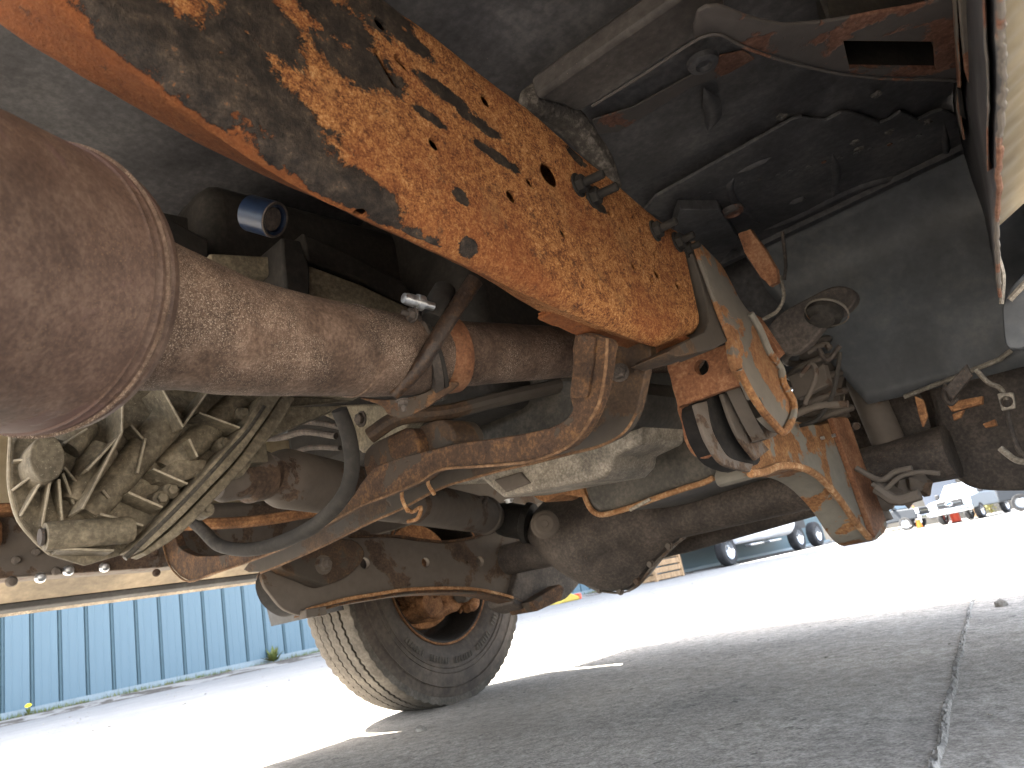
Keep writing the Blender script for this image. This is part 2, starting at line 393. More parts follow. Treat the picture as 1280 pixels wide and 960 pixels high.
# near paving with real relief: two layers meeting at a raised ragged joint
g=MB(); rows=[];xs=[-2.6+i*.035 for i in range(118)]; ys=[.35+j*.035 for j in range(110)]
for y in ys:
    r=[]
    for x in xs:
        e=min(1,(x+2.6)/.5,(1.5-x)/.5,(y-.35)/.3,(4.2-y)/.5); e=max(0,e)
        z=.004+e*(.005*mnoise.noise(Vector((x*1.3,y*1.3,0)))+.0025*mnoise.noise(Vector((x*7,y*7,3)))+.0012*mnoise.noise(Vector((x*21,y*21,5))))
        z+= e*(.003 if x<seamx(y) else 0)
        r.append((x,y,max(z,.003 if e>0 else -.004)))
    rows.append(r)
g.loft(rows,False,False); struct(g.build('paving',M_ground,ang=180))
rr=random.Random(3)
M_joint=rusty('joint_aggregate',(.13,.122,.108),(.26,.245,.22),(.40,.375,.34),fine=120,mid=60,bmp=.002)
g=MB(); rows=[]
for j in range(520):
    y=.5+j*.007; c=seamx(y)+.005*mnoise.noise(Vector((0,y*6,1)))
    r=[]
    for i in range(12):
        u=i/11; x=c-.007+.012*u
        z=.0065+.0025*math.sin(math.pi*min(1,u*1.1))**.7+(.0045*mnoise.noise(Vector((x*260,y*260,0)))+.003*rr.random())*(0<i<11)
        if u>.86: z-=.004
        r.append((x+rr.uniform(-.0008,.0008),y,z))
    rows.append(r)
g.loft(rows,False,False); struct(g.build('paving_joint',M_joint,ang=60))
def pebble(mb,x,y,s,rr,z=.004):
    c=Vector((x,y,z+s*.25)); ico=[(0,0,1),(.89,0,.45),(.28,.85,.45),(-.72,.53,.45),(-.72,-.53,.45),(.28,-.85,.45),(.72,.53,-.45),(-.28,.85,-.45),(-.89,0,-.45),(-.28,-.85,-.45),(.72,-.53,-.45),(0,0,-1)]
    F=[(0,1,2),(0,2,3),(0,3,4),(0,4,5),(0,5,1),(1,6,2),(2,7,3),(3,8,4),(4,9,5),(5,10,1),(6,7,2),(7,8,3),(8,9,4),(9,10,5),(10,6,1),(11,7,6),(11,8,7),(11,9,8),(11,10,9),(11,6,10)]
    a=rr.random()*6.28; k=(rr.uniform(.7,1.3),rr.uniform(.6,1.1),rr.uniform(.4,.8))
    mb.add([c+Vector(((p[0]*math.cos(a)-p[1]*math.sin(a))*k[0],(p[0]*math.sin(a)+p[1]*math.cos(a))*k[1],p[2]*k[2]))*s*rr.uniform(.8,1.2) for p in ico],F)
g=MB()
for i in range(900):
    x=rr.uniform(-3.5,1.4); y=rr.uniform(.5,5); pebble(g,x,y,.0012+.0035*rr.random()**4,rr,.006)
for i in range(500):
    x=rr.uniform(-8.6,-3); y=rr.uniform(1,14); pebble(g,x,y,.004+.008*rr.random()**3,rr,0)
M_stone=rusty('loose_stone',(.13,.12,.10),(.24,.22,.19),(.38,.36,.32),fine=200,mid=40,bmp=.0005)
o=g.build('gravel',M_stone,smooth=False); o['kind']='stuff'; tag(o,'small loose stones scattered over the worn paving','gravel')
def stone(px,py,s,label):
    p=at(px,py,Z=.01); g=MB(); pebble(g,p.x,p.y,s,rr,.004); g.v=[v+Vector((rr.uniform(-1,1),rr.uniform(-1,1),rr.uniform(-1,1)))*s*.08 for v in g.v]
    o=g.build('stone',M_stone,smooth=False,bevel=s*.08); rebase(o,(p.x,p.y,.0)); tag(o,label,'stone')
stone(526,912,.020,'tan stone alone on the shaded paving just below the rear-facing tyre tread')
stone(1251,755,.024,'brown stone lying by the shadow edge at the far right')
# verge and kerb along the blue wall
M_kerb=rusty('kerb_concrete',(.045,.035,.026),(.095,.078,.062),(.18,.165,.145),paint=(.22,.21,.195),pth=.50,psc=2.2,fine=60,mid=9,bmp=.006)
rows=[]
for j in range(300):
    y=-2+j*.12; q=.03*mnoise.noise(Vector((1,y*1.3,0))); q2=.02*mnoise.noise(Vector((5,y*3,0)))
    rows.append([(WALLX+.0,y,-.05),(WALLX+.0,y,.035),(-9.3+q,y,.035+q2*.2),(-9.28+q,y,.03+q2*.3),(-8.92+q,y,.024+q2*.5),(-8.80+q2,y,.012+q2*.3),(-8.55+q2,y,.002),(-8.5+q,y,-.02)])
g=MB(); g.loft(rows,False,False); struct(g.build('kerb',M_kerb,ang=25))
M_grass=NT('grass_green'); M_grass=M_grass.done(M_grass.ramp(M_grass.noise(6,4),[(.3,(.045,.075,.015)),(.5,(.09,.11,.025)),(.7,(.15,.13,.045))]),.7)
g=MB()
for i in range(5200):
    y=rr.uniform(0,15); x=WALLX+.06+abs(rr.gauss(0,.09))
    if mnoise.noise(Vector((y*.8,0,0)))<-.15 and rr.random()<.8: continue
    h=rr.uniform(.02,.07)*(1.9 if rr.random()<.03 else 1); a=rr.random()*6.28; b=Vector((x,y,.03)); d=Vector((math.cos(a),math.sin(a),0))
    g.add([b-d*.004,b+d*.004,b+Vector((rr.uniform(-.02,.02),rr.uniform(-.02,.02),h))],[(0,1,2)])
o=g.build('grass',M_grass,smooth=False); o['kind']='stuff'; tag(o,'thin strip of grass growing along the foot of the blue wall','grass')
def weed(y,x,label,n=40,s=.12):
    r=empty('weed_plant',(x,y,.03),label,'weed'); g=MB()
    for i in range(n):
        a=rr.random()*6.28; l=rr.uniform(.4,1)*s; e=rr.uniform(.3,1.3); d=Vector((math.cos(a)*math.cos(e),math.sin(a)*math.cos(e),math.sin(e))); p=Vector((-d.y,d.x,0)).normalized()*l*.12
        g.add([d*l*.1,d*l*.6+p,d*l,d*l*.6-p],[(0,1,2,3)])
    g.build('leaf_clump',M_grass,r,smooth=False); st=MB()
    st.tube([(0,0,0),(.003,0,s*.8)],.003,5); st.build('stem',M_grass,r); return r
weed(2.73,WALLX+.14,'dandelion with one yellow bloom at the foot of the blue wall',26,.11)
M_yel=flat('flower_yellow',(.85,.62,.02)); g=MB(); g.lathe((0,0,0),(.5,-.3,1),[(0,.012),(.01,.036),(.018,.030),(.02,0)],14)
fl=g.build('bloom',M_yel,bpy.data.objects['weed_plant']); fl.location=(.05,-.02,.10)
weed(5.85,WALLX+.12,'upright green weed against the blue wall left of the tyre',50,.26)
weed(6.5,-8.85,'low green weed growing out of the crumbled kerb left of the tyre',40,.10)
# ------------------------------------------------------------------ blue corrugated building
M_wall=NT('blue_sheet')
_n=M_wall.noise(3,4,.6,M_wall.map(sc=(1,1,.15))); _n2=M_wall.noise(30,3)
M_wall=M_wall.done(M_wall.mix(_n,(.078,.130,.165),(.105,.165,.203)),.45,M_wall.bump(_n2,.0004),0,.4)
M_seam=flat('blue_green_rib',(.045,.085,.105),.5)
bd=empty('blue_building',(WALLX-6,12,0),'light blue ribbed sheet metal building beyond the pale yard','building')
g=MB(); g.box((0,1,5.0),(11.8,30,9.9)); g.build('back_wall',M_seam,bd,smooth=False)
PW=.302; x0=WALLX-bd.location.x; mb=MB()
pr=[(0,-.022),(.012,-.022),(.026,0),(.085,0),(.09,.004),(.10,.004),(.105,0),(.185,0),(.19,.004),(.20,.004),(.205,0),(.276,0),(.290,-.022),(PW-.001,-.022)]
mb.loft([[(a,y,-.3 if False else .03) for y,a in pr],[(a,y,9.8) for y,a in pr]],False,False)
pan=mb.build('wall_panel',M_wall,bd,smooth=False); pan.location=(x0,-13-.0,0)
mr=MB(); mr.box((.004,0,4.93),(.020,.024,9.74)); rib0=mr.build('rib',M_seam,bd,smooth=False); rib0.location=(x0-.008,-13,0)
# first rib falls at Y = 2.80
k0=2.80-12-PW*50
for k in range(96):
    y=k0+PW*k
    if y<-14 or y>16: continue
    if k==0: continue
    c=pan.copy(); COL.objects.link(c); c.location=(x0,y,0); c2=rib0.copy(); COL.objects.link(c2); c2.location=(x0-.008,y,0)
for q in (pan,rib0): bpy.data.objects.remove(q)
g=MB(); g.prism([V(x0+.03,-14,.11),V(x0+.03,16,.11),V(x0+.045,16,.03),V(x0+.045,-14,.03)],(-.02,0,0)); g.build('base_flashing',flat('pale_flashing',(.15,.19,.21),.5),bd,smooth=False)
g=MB(); g.box((0,1,9.98),(12.2,30.4,.10)); g.build('roof',M_seam,bd,smooth=False)
# ================================================================== THE TRUCK
T=empty('pickup_truck',(0,0,0),'tan pickup truck seen from underneath with heavily rusted frame, axle and exhaust','truck')
def part(mb,name,mat,parent=T,**k): return mb.build(name,mat,parent,**k)
# ---- near frame rail
inner=[(p.y,p.z) for p in (at(x,y,X=RX-.065) for x,y in [(-110,-55),(0,38),(110,110),(260,195),(440,275),(600,350),(672,394),(740,418),(826,441)])]
inner.sort()
YE=at(878,412,X=RX).y
def sect(y,i=0):
    zc=interp(crease,y)+i; zt=interp(toprow,y)-i; zi=interp(inner,y+.0)+i
    zi=max(min(zi,zc+.045),zc-.02); r=.020-i; P=[]; XO=RX-i; XI=RX-.065+i
    P.append((XI,zt)); P.append((XO-.02,zt+.004)); P.append((XO-.006,zt)); 
    for k in range(0,9): P.append((XO,lerp(zt-.012,zc+r,k/8)))
    for k in range(1,4): a=k/4*math.pi/2; P.append((XO-r+r*math.cos(a),zc+r-r*math.sin(a)))
    for k in range(0,6): u=k/5; P.append((lerp(XO-r,XI+.008,u),lerp(zc,zi,u)))
    P.append((XI,zi+.006)); P.append((XI,lerp(zi,zt,.5)))
    return P
g=MB(); rings=[]
n=170; Y0=-.35
for i in range(n+1):
    y=lerp(Y0,YE,i/n); ring=[]
    for k,(x,z) in enumerate(sect(y)):
        yy=y+ (max(0,(z-interp(crease,y)))*.10 if i==n else 0)
        q=Vector((x,yy,z)); a=mnoise.noise(q*16)*.0014+mnoise.noise(q*55)*.0006
        q.x+=a; q.z+=a*.6
        ring.append(q)
    rings.append(ring)
inn_=[]
for i in range(0,n+1,5):
    y=lerp(Y0+.01,YE-.006,i/n); inn_.append([Vector((x,y,z)) for x,z in sect(y,.0045)])
g.loft(rings,True); g.loft([list(reversed(r)) for r in inn_],True)
rail=part(g,'frame_rail',M_rail,label='orange rust-flaked frame rail with round holes, nearest to the viewer')
rail.data.uv_layers.new(name='UVMap')
cu=MB()
def hole(px,py,r,sx=1,dx=0,dy=0):
    """round hole (radius r in metres), or a slot reaching (dx,dy) pixels further"""
    p=at(px,py,X=RX); 
    if dx or dy:
        q=at(px+dx,py+dy,X=RX); t=(q-p).normalized(); b=Vector((0,-t.z,t.y)); out=[]
        for k in range(8): a=math.pi/2+k/7*math.pi; out.append(p+(t*math.cos(a)+b*math.sin(a))*r)
        for k in range(8): a=-math.pi/2+k/7*math.pi; out.append(q+(t*math.cos(a)+b*math.sin(a))*r)
    else: out=[p+Vector((0,math.cos(a)*sx,math.sin(a)))*r*1.2 for a in [k/14*2*math.pi for k in range(14)]]
    cu.prism([o_+Vector((.02,0,0)) for o_ in out],(-.055,0,0))
for h in [(543,180,.0058),(640,245,.0062),(663,228,.0052),(687,218,.0125),(704,291,.0052),(763,267,.0048),(788,271,.0045),(795,268,.003),(793,332,.0052),(804,324,.0042),(820,318,.0045),(822,342,.0058),(815,350,.0042),(848,357,.0058),(752,227,.004),(608,126,.0065),(476,30,.006),(745,352,.0028),(830,285,.004),(770,300,.0028),(600,208,.0022),(520,330,.002)]: hole(*h)
hole(471,66,.0048,1,22,38); hole(497,74,.005,1,10,10); hole(708,184,.004,1,12,16); hole(723,202,.0035,1,3,3); hole(716,330,.0015)
pb=at(450,271,X=RX-.03)
p=at(450,271,Z=interp(crease,at(450,271,X=RX-.03).y)); cu.lathe(p-V(0,0,.03),(0,0,1),[(0,.0058),(.08,.0058)],14,True)
p=at(783,406,Z=interp(crease,at(783,406,X=RX-.03).y)); cu.box(p,(.007,.03,.06))
cut(rail,cu,'FAST')
me=rail.data; uvl=me.uv_layers.active or me.uv_layers.new(name='UVMap')
for lp in me.loops:
    c=me.vertices[lp.vertex_index].co; zc=interp(crease,c.y); zt=interp(toprow,c.y)
    v=(c.z-zc)/(zt-zc)
    if c.x<RX-.013 and c.z<zc+.05: v=-(RX-c.x)/.16
    uvl.data[lp.index].uv=(c.y,v)
def railbolt(px,py,r,h,sh,ax=(1,0,0),X=RX,mat=None,name='bolt'):
    b=MB(); p=at(px,py,X=X); b.bolt(p,ax,r,h,sh); part(b,name,mat or M_dark,rail)
railbolt(722,232,.0095,.008,.022,(1,.15,-.05)); railbolt(740,247,.0095,.008,.022,(1,.15,-.05))
railbolt(818,289,.0095,.008,.020,(1,.15,0)); railbolt(846,303,.0095,.008,.014,(1,.1,0)); railbolt(858,312,.008,.007,.010,(1,.1,0))
railbolt(812,428,.009,.009,.006,(.2,-.1,-1),X=RX-.045,mat=M_plate); railbolt(838,438,.0095,.010,.006,(.2,-.1,-1),X=RX-.04,mat=M_plate)
# torn steps of scale at the lower inner edge
g=MB()
for (a,b_) in (((672,392),(738,419)),((740,417),(832,443))):
    p=at(*a,X=RX-.062); q=at(*b_,X=RX-.062); g.prism(rough([p+V(0,0,.0),q+V(0,0,.0),q+V(0,0,-.006),p+V(0,0,-.007)],.0012,8,4),(.05,0,.0))
part(g,'scale_flange',M_rail,rail,smooth=False)
# bits of grease-grey seam lump on top of the rail
g=MB(); A=[at(x,y+6,X=RX-.035) for x,y in [(655,122),(680,122),(706,140),(735,172),(757,200),(775,228)]]
g.tube(spl(A,5),[.006,.014,.018,.021,.022,.022,.022,.022,.022,.021,.021,.020,.020,.019,.018,.017,.016,.016,.015,.014,.013,.011,.009,.007,.005,.003],10)
g.v=[v+Vector((0,0,1))*.003*mnoise.noise(v*70) for v in g.v]
part(g,'sealer_bead',M_grey if False else rusty('grey_sealer',(.025,.02,.017),(.055,.047,.04),(.16,.14,.12),fine=120,mid=30,bmp=.003),T)
# ---- rail end: lip, plates, brackets
g=MB(); g.prism(pts([(861,303),(879,309),(889,351),(903,389),(914,424),(893,436),(848,446),(832,441),(846,432),(880,415),(886,402),(884,380),(876,350)],X=RX+.006),(-.05,0,0))
part(g,'rail_end_lip',M_crossd,rail,bevel=.0015)
g=MB(); g.tube(spl(pts([(866,302),(878,335),(890,368),(900,395),(911,422)],X=RX+.010),4),.0035,8); part(g,'lip_bead',M_grey,rail)
g=MB(); OUT=spl(pts([(873,304),(884,312),(902,331),(914,352),(926,375),(940,394),(950,410),(960,434),(978,456),(977,478),(990,500),(991,520),(977,539),(953,520),(943,500),(933,478),(919,454),(914,423),(902,389),(888,351)],X=RX+.012),3,True)
g.prism(OUT,(-.010,0,0)); gp=part(g,'side_plate',M_grey,T,bevel=.0012,label='flaking grey plate at the end of the rusted rail')
g=MB(); g.prism(pts([(950,494),(966,491),(976,512),(962,520)],X=RX+.03),(-.06,0,0)); cut(gp,g)
# curled torn edge that wraps round the plate's lower end
g=MB(); g.tube(spl(pts([(924,462),(938,490),(952,512),(968,530),(979,540),(990,524),(992,503),(980,480),(976,460),(962,440),(950,412),(938,392)],X=RX+.016),4),.0052,8); part(g,'curled_edge',M_armr,gp)
g=MB(); g.prism(rough(pts([(832,452),(914,428),(929,470),(926,482),(880,497),(847,510)],Y=.90),.0015,5,2),(0,.012,0)); rp=part(g,'square_bracket_plate',M_plate,T,bevel=.0012,label='square red-brown bracket plate with one hole, under the rail end')
g=MB(); p=at(877,459,Y=.90); g.lathe(p-V(0,.03,0),(0,1,0),[(0,.011),(.08,.011)],16,True); cut(rp,g)
g=MB(); g.prism(spl(pts([(846,508),(858,503),(866,530),(872,550),(892,562),(884,573),(868,570),(856,552),(852,530)],Y=.915),3,True),(0,.02,0)); part(g,'torn_tab',M_plate,rp,bevel=.001)
def band(name,outer,inn,X,th,mat,par=T):
    g=MB(); g.prism(spl(pts(outer,X=X),5)+list(reversed(spl(pts(inn,X=X),5))),(-th,0,0)); return part(g,name,mat,par,bevel=.0012)
band('bushing_strap',[(869,505),(878,535),(887,556),(905,580),(938,590)],[(884,501),(889,530),(897,550),(913,572),(942,580)],.60,.006,M_arm)
band('bushing_strap',[(903,492),(915,527),(928,552),(946,575)],[(924,488),(934,515),(944,540),(962,562)],.615,.006,M_arm)
g=MB(); g.prism(spl(pts([(884,501),(889,530),(897,550),(913,572),(942,582),(950,570),(930,545),(915,510),(906,490)],X=.597),3,True),(-.04,0,0)); part(g,'rubber_bushing',M_bush,T)
band('guard_strip',[(930,474),(945,500),(955,524),(972,541),(960,549)],[(922,478),(935,505),(948,530),(957,546),(955,548)],.64,.02,M_arm)
# ---- right radius arm
g=MB(); RA=spl(pts([(935,583),(944,560),(962,545),(975,541),(991,527),(1026,531),(1046,522),(1060,523),(1070,548),(1080,580),(1090,610),(1106,645),(1108,662),(1092,676),(1076,664),(1060,640),(1045,620),(1025,600),(1003,588),(975,586),(955,592),(942,598)],X=.58),3,True)
g.prism(RA,(-.055,0,0)); ra=part(g,'radius_arm',M_armr,T,bevel=.002,label='near radius arm, flaking grey and orange, running down to the axle end')
g=MB(); g.tube(spl(pts([(938,592),(955,590),(976,582),(1003,585),(1025,597),(1048,622),(1066,648),(1086,672)],X=.585),4),.006,8); part(g,'lower_flange',M_rustedge,ra)
g=MB(); g.prism(pts([(1040,522),(1060,522),(1080,578),(1108,650),(1094,672),(1072,610)],X=.59),(-.01,0,0)); part(g,'rib',M_plate,ra,bevel=.0015)
g=MB()
for (a,b_) in ((1040,545),(1048,548),(1026,548)): g.lathe(at(a,b_,X=.582),(1,0,0),[(0,.003),(.006,.003)],8,True)
part(g,'clip',M_bright,ra)
# ---- exhaust: muffler, cone, pipe
A0=at(-60,330,D=.43); A1=at(-20,345,D=.49); A2=at(72,366,D=.55)
ax=(A2-A1).normalized()
L=(A2-A1).length
g=MB(); g.lathe(A1,ax,[(-.24,.105),(-.05,.104),(L*.55,.1035),(L*.60,.1055),(L*.74,.105),(L*.78,.1025),(L*.82,.105),(L*.93,.104),(L*1.0,.100),(L*1.04,.090),(L*1.07,.070)],72)
mu=part(g,'catalytic_converter',M_muff,T,label='large brown converter drum filling the left edge')
g=MB(); g.lathe(A1,ax,[(L*.66,.105),(L*.67,.1075),(L*.70,.1075),(L*.71,.105)],72); part(g,'seam_ring',M_exh,mu)
g=MB(); g.lathe(A1,ax,[(L*.46,.1025),(L*.465,.1052),(L*.48,.1052),(L*.485,.1025)],72); part(g,'seam_ring',M_muff,mu)
PP=[(98,370,.555,.076),(165,388,.59,.0645),(232,404,.625,.0575),(300,421,.67,.053),(400,434,.75,.0492),(500,444,.84,.0465),(560,443,.90,.0415),(600,442,.94,.0395),(700,440,1.05,.0365),(780,437,1.15,.0365),(860,440,1.27,.037)]
path=spl([at(x,y,D=d) for x,y,d,r in PP],8); rad=[]
for i in range(len(path)):
    u=i/8; k=min(int(u),len(PP)-2); rad.append(lerp(PP[k][3],PP[k+1][3],u-k))
g=MB(); g.tube(path,rad,56)
g.v=[v+Vector((mnoise.noise(v*40),mnoise.noise(v*40+V(5,0,0)),mnoise.noise(v*40+V(0,7,0))))*.0009 for v in g.v]
pipe=part(g,'exhaust_pipe',M_exh,T,label='speckled brown exhaust pipe running forward from the converter')
def hoop(a,da,r,w,mat,name,par,squash=1,n=40):
    i=min(range(len(path)),key=lambda k:(path[k]-at(a[0],a[1],D=a[2])).length); c=path[i]; t=(path[min(i+1,len(path)-1)]-path[i-1]).normalized()
    if da: t=(t+da).normalized()
    g=MB(); g.lathe(c-t*w/2,t,[(0,rad[i]*.98),(0,rad[i]+r*.6),(w*.12,rad[i]+r),(w*.88,rad[i]+r),(w,rad[i]+r*.6),(w,rad[i]*.98)],n); return part(g,name,mat,par),c,t
hoop((135,380,.572),None,.004,.010,M_exh,'weld_bead',pipe)
hoop((440,438,.785),None,.0015,.004,M_exh,'weld_bead',pipe)
hoop((553,444,.89),V(.25,0,0),.006,.030,M_plate,'pipe_sleeve',pipe)
hoop((530,444,.865),V(.55,-.1,.1),.010,.013,M_axle,'clamp_band',pipe)
hoop((538,444,.875),V(.55,-.1,.1),.013,.006,M_dark,'clamp_band',pipe)
# hanger: lower tab, bolts, rod up to the frame
g=MB(); g.prism(spl(pts([(448,497),(480,500),(520,495),(560,478),(572,482),(540,505),(515,519),(498,523),(484,517),(476,507)],D=.84),3,True),CF*.02); part(g,'clamp_saddle',M_cross,pipe,bevel=.002)
g=MB(); g.tube([at(594,350,D=.84),at(570,385,D=.83),at(545,425,D=.80),at(528,455,D=.795),at(505,480,D=.80),at(492,495,D=.80)],[.010,.0095,.009,.009,.008,.006],12); part(g,'hanger_rod',M_hang,pipe,label='blackened hanger rod crossing the pipe')
g=MB(); g.tube([at(556,362,D=.85),at(546,385,D=.83),at(540,400,D=.82)],[.013,.016,.012],14); part(g,'hanger_rubber',M_dark,pipe)
g=MB(); t_=(at(508,373,D=.78)-at(538,382,D=.80)).normalized(); p=at(530,380,D=.795)
g.lathe(p,t_,[(-.012,.0045),(.002,.0045),(.002,.0085),(.010,.0085),(.010,.0062),(.016,.0066),(.022,.0064),(.026,.0055),(.027,0)],14,True); part(g,'clamp_bolt',M_bright,pipe)
for q_,ax_,r_ in ((at(517,394,D=.79),t_,.006),(at(503,500,D=.79),V(0,0,-1),.005)):
    g=MB(); g.bolt(q_,ax_,r_,r_,r_); part(g,'clamp_nut',M_axle,pipe)
# ---- transmission cross member
XR=[(719,416),(759,423),(759,440),(754,478),(747,502),(737,525),(722,547),(700,563),(661,575),(600,581),(551,585),(523,602),(480,620),(454,630),(433,641),(377,672),(340,690),(306,703),(264,717),(236,726),(217,712),(207,692),(202,667),(216,664),(222,682),(236,692),(253,695),(292,692),(349,672),(400,650),(433,630),(450,606),(461,591),(471,582),(500,572),(540,562),(575,554),(610,549),(643,544),(675,538),(702,528),(716,512),(712,496),(716,460)]
g=MB(); g.prism(spl(pts(XR,Y=.66),2,True),(0,.018,0)); cm=part(g,'cross_member',M_cross,T,bevel=.0016,label='bowed rusty cross member spanning from rail to rail')
def lip(l,Y,r,mat,name='lip',par=cm):
    g=MB(); g.tube(spl(pts(l,Y=Y),4),r,8); return part(g,name,mat,par)
lip([(759,423),(757,460),(750,500),(738,525),(722,548),(700,564),(661,577),(600,583),(551,587),(523,603),(480,621),(454,631),(433,642),(377,673),(340,691),(306,704),(264,718),(236,727),(217,714),(207,694),(202,668)],.657,.0019,M_lip)
g=MB(); g.prism(rough(pts([(722,418),(743,421),(741,455),(736,480),(733,497),(713,497),(716,455)],Y=.655),.001,4,5),(0,.004,0)); part(g,'flaking_scale',M_cross,cm,bevel=.0008)
# forward half, a painted channel just ahead of it
XF=[(765,424),(812,432),(808,460),(802,490),(795,516),(785,534),(771,547),(745,558),(712,566),(670,577),(626,587),(590,597),(551,609),(525,622),(500,636),(461,653),(405,681),(363,700),(326,715),(304,712),(330,690),(400,655),(470,615),(551,580),(661,565),(720,545),(745,510),(758,470)]
g=MB(); g.prism(spl(pts(XF,Y=.755),2,True),(0,.014,0)); cf=part(g,'cross_member_flange',M_crossd,T,bevel=.0016,label='smooth dark forward half of the cross member')
lip([(795,516),(785,534),(771,547),(745,559),(712,567),(670,578),(626,588),(590,598),(551,610),(500,637),(461,654),(405,682),(363,701),(326,716)],.757,.0022,M_lip,'lip',cf)
g=MB(); g.bolt(at(762,465,Y=.752),(.4,-1,0),.008,.008,.008); g.bolt(at(775,466,Y=.752),(.4,-1,0),.008,.009,.006); part(g,'bolt',M_axle,cf)
for (a,b_,c,d) in ((503,606,510,640),(535,592,543,618)):
    g=MB(); g.tube(spl(pts([(a,b_),((a+c)/2-4,(b_+d)/2),(c,d)],Y=.73),3),.003,6); part(g,'tie_wire',M_rustedge,cf)
g=MB(); g.tube(spl(pts([(505,632),(515,640),(526,634),(522,648),(510,652)],Y=.80),4),.0035,6); part(g,'tie_wire',M_rustedge,cf)
# ---- transmission mount on the cross member
g=MB(); g.prism(spl(pts([(455,566),(470,552),(505,536),(517,540),(523,560),(520,585),(505,600),(478,612),(462,603),(455,585)],Y=.70),3,True),(0,.08,0)); g.v=[v+Vector((0,0,1))*.003*mnoise.noise(v*50) for v in g.v]
part(g,'mount_block',M_cross,T,bevel=.004)
g=MB(); g.prism(spl(pts([(520,538),(545,525),(562,530),(568,552),(545,562),(525,566)],Y=.72),3,True),(0,.06,0)); part(g,'mount_bracket',M_crossd,T,bevel=.003)
g=MB(); g.tube(spl([at(x,y,D=d) for x,y,d in [(462,545,1.1),(500,522,1.1),(560,515,1.12),(620,500,1.15),(700,482,1.2)]],5),[.012]*21,10); part(g,'rusty_bar',M_crossd,T)
g=MB(); g.prism(spl(pts([(395,512),(455,505),(520,512),(500,540),(470,558),(452,566),(440,548),(425,530)],Y=.80),3,True),(0,.1,0)); tm=part(g,'tail_housing',M_alu,T,bevel=.004)
g=MB(); g.bolt(at(452,524,Y=.80),(0,-1,0),.010,.008,0); part(g,'bolt',M_axle,tm)
# ---- transmission case above the cross member, pan and engine oil pan
g=MB(); g.prism(spl(pts([(520,500),(600,470),(730,470),(790,480),(790,520),(750,545),(560,585),(530,560)],Y=.92),3,True),(0,.45,0)); part(g,'transmission_case',M_oil,T,bevel=.01)
g=MB(); g.prism(pts([(555,560),(640,540),(801,500),(801,554),(766,571),(765,585),(752,599),(700,608),(674,613),(628,622),(618,614),(600,598),(590,604),(560,606)],Y=.96),(0,.13,0)); pn=part(g,'transmission_pan',M_pan,T,bevel=.008,seg=3,label='pale cast aluminium transmission pan')
g=MB(); g.prism(pts([(617,600),(650,590),(662,604),(632,615)],Y=.955),(0,.02,0)); part(g,'drain_pocket',M_arm,pn,bevel=.002)
g=MB(); g.bolt(at(636,624,Y=.99),(0,0,-1),.006,.005,0); part(g,'drain_bolt',M_bright,pn)
g=MB(); g.prism(spl(pts([(725,560),(727,600),(734,627),(743,638),(757,641),(792,631),(816,622),(851,610),(886,599),(900,590),(906,578),(895,545),(880,505),(800,510),(745,530)],Y=1.20),3,True),(0,.28,0)); op=part(g,'oil_pan',M_oil,T,bevel=.014,seg=3,label='dark oil pan with rusted lower rim')
lip([(722,572),(724,590),(727,604),(733,626),(742,640),(757,643),(792,633),(816,624),(851,612),(880,603),(892,597)],1.205,.0055,M_rustedge,'pan_rim',op)
g=MB(); g.box(at(800,631,Y=1.19),(.05,.006,.006),Matrix.Rotation(R_(-12),3,'Y')); part(g,'pale_clip',M_pan,op,bevel=.001)
g=MB(); g.prism(spl(pts([(660,612),(690,600),(740,596),(750,612),(730,622),(700,618),(680,628)],Y=1.25),3,True),(0,.1,0)); part(g,'rusty_bracket',M_hub,T,bevel=.004)
# dark engine and bell housing filling the space above
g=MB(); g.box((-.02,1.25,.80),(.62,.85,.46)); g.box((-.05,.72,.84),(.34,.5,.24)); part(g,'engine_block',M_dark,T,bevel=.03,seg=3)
# ---- transfer case (far side, ribbed casting)
TX=.12
g=MB(); g.prism(pts([(12,555),(11,590),(13,617),(23,650),(44,676),(64,693),(108,706),(152,693),(180,689),(236,639),(284,597),(332,549),(350,509),(440,500),(440,440),(254,380),(100,420),(60,480)],X=TX),(-.012,0,0))
tc=part(g,'transfer_case',M_alu,T,bevel=.004,label='sandy coloured ribbed cast transfer case under the converter')
def rib(a,b_,h=.035,th=.0034,X=TX,name='rib',mat=M_alu,h2=None):
    p=at(*a,X=X); q=at(*b_,X=X); t=(q-p).normalized(); nrm=Vector((0,-t.z,t.y))*th/2; h2=h if h2 is None else h2
    g=MB(); g.add([p-nrm,p+nrm,q+nrm,q-nrm,p-nrm+V(h,0,0),p+nrm+V(h,0,0),q+nrm+V(h2,0,0),q-nrm+V(h2,0,0)],[(0,1,2,3),(7,6,5,4),(0,4,5,1),(1,5,6,2),(2,6,7,3),(3,7,4,0)])
    r_=part(g,name,mat,tc,bevel=.0008)
    if name=='rib':
        g=MB(); g.tube([p+V(h,0,0),q+V(h2,0,0)],th*.42,6); part(g,'rib_edge',M_aledge,tc)
    return r_
for s in [((15,578),(34,581)),((13,615),(34,600)),((23,647),(41,610)),((50,660),(52,610)),((75,652),(63,607)),((90,632),(68,600)),((100,612),(69,592))]: rib(*s,h=.008,h2=.030)
g=MB(); g.tube(spl(pts([(13,545),(11,590),(13,617),(23,650),(44,676),(62,692)],X=TX+.004),4),.0022,8); part(g,'rim',M_aledge,tc)
g=MB(); g.prism([at(44,585,X=TX)+V(0,math.cos(a)*.017,math.sin(a)*.026) for a in [k/20*6.283 for k in range(20)]],(.045,0,0)); part(g,'boss',M_alu,tc,bevel=.0015)
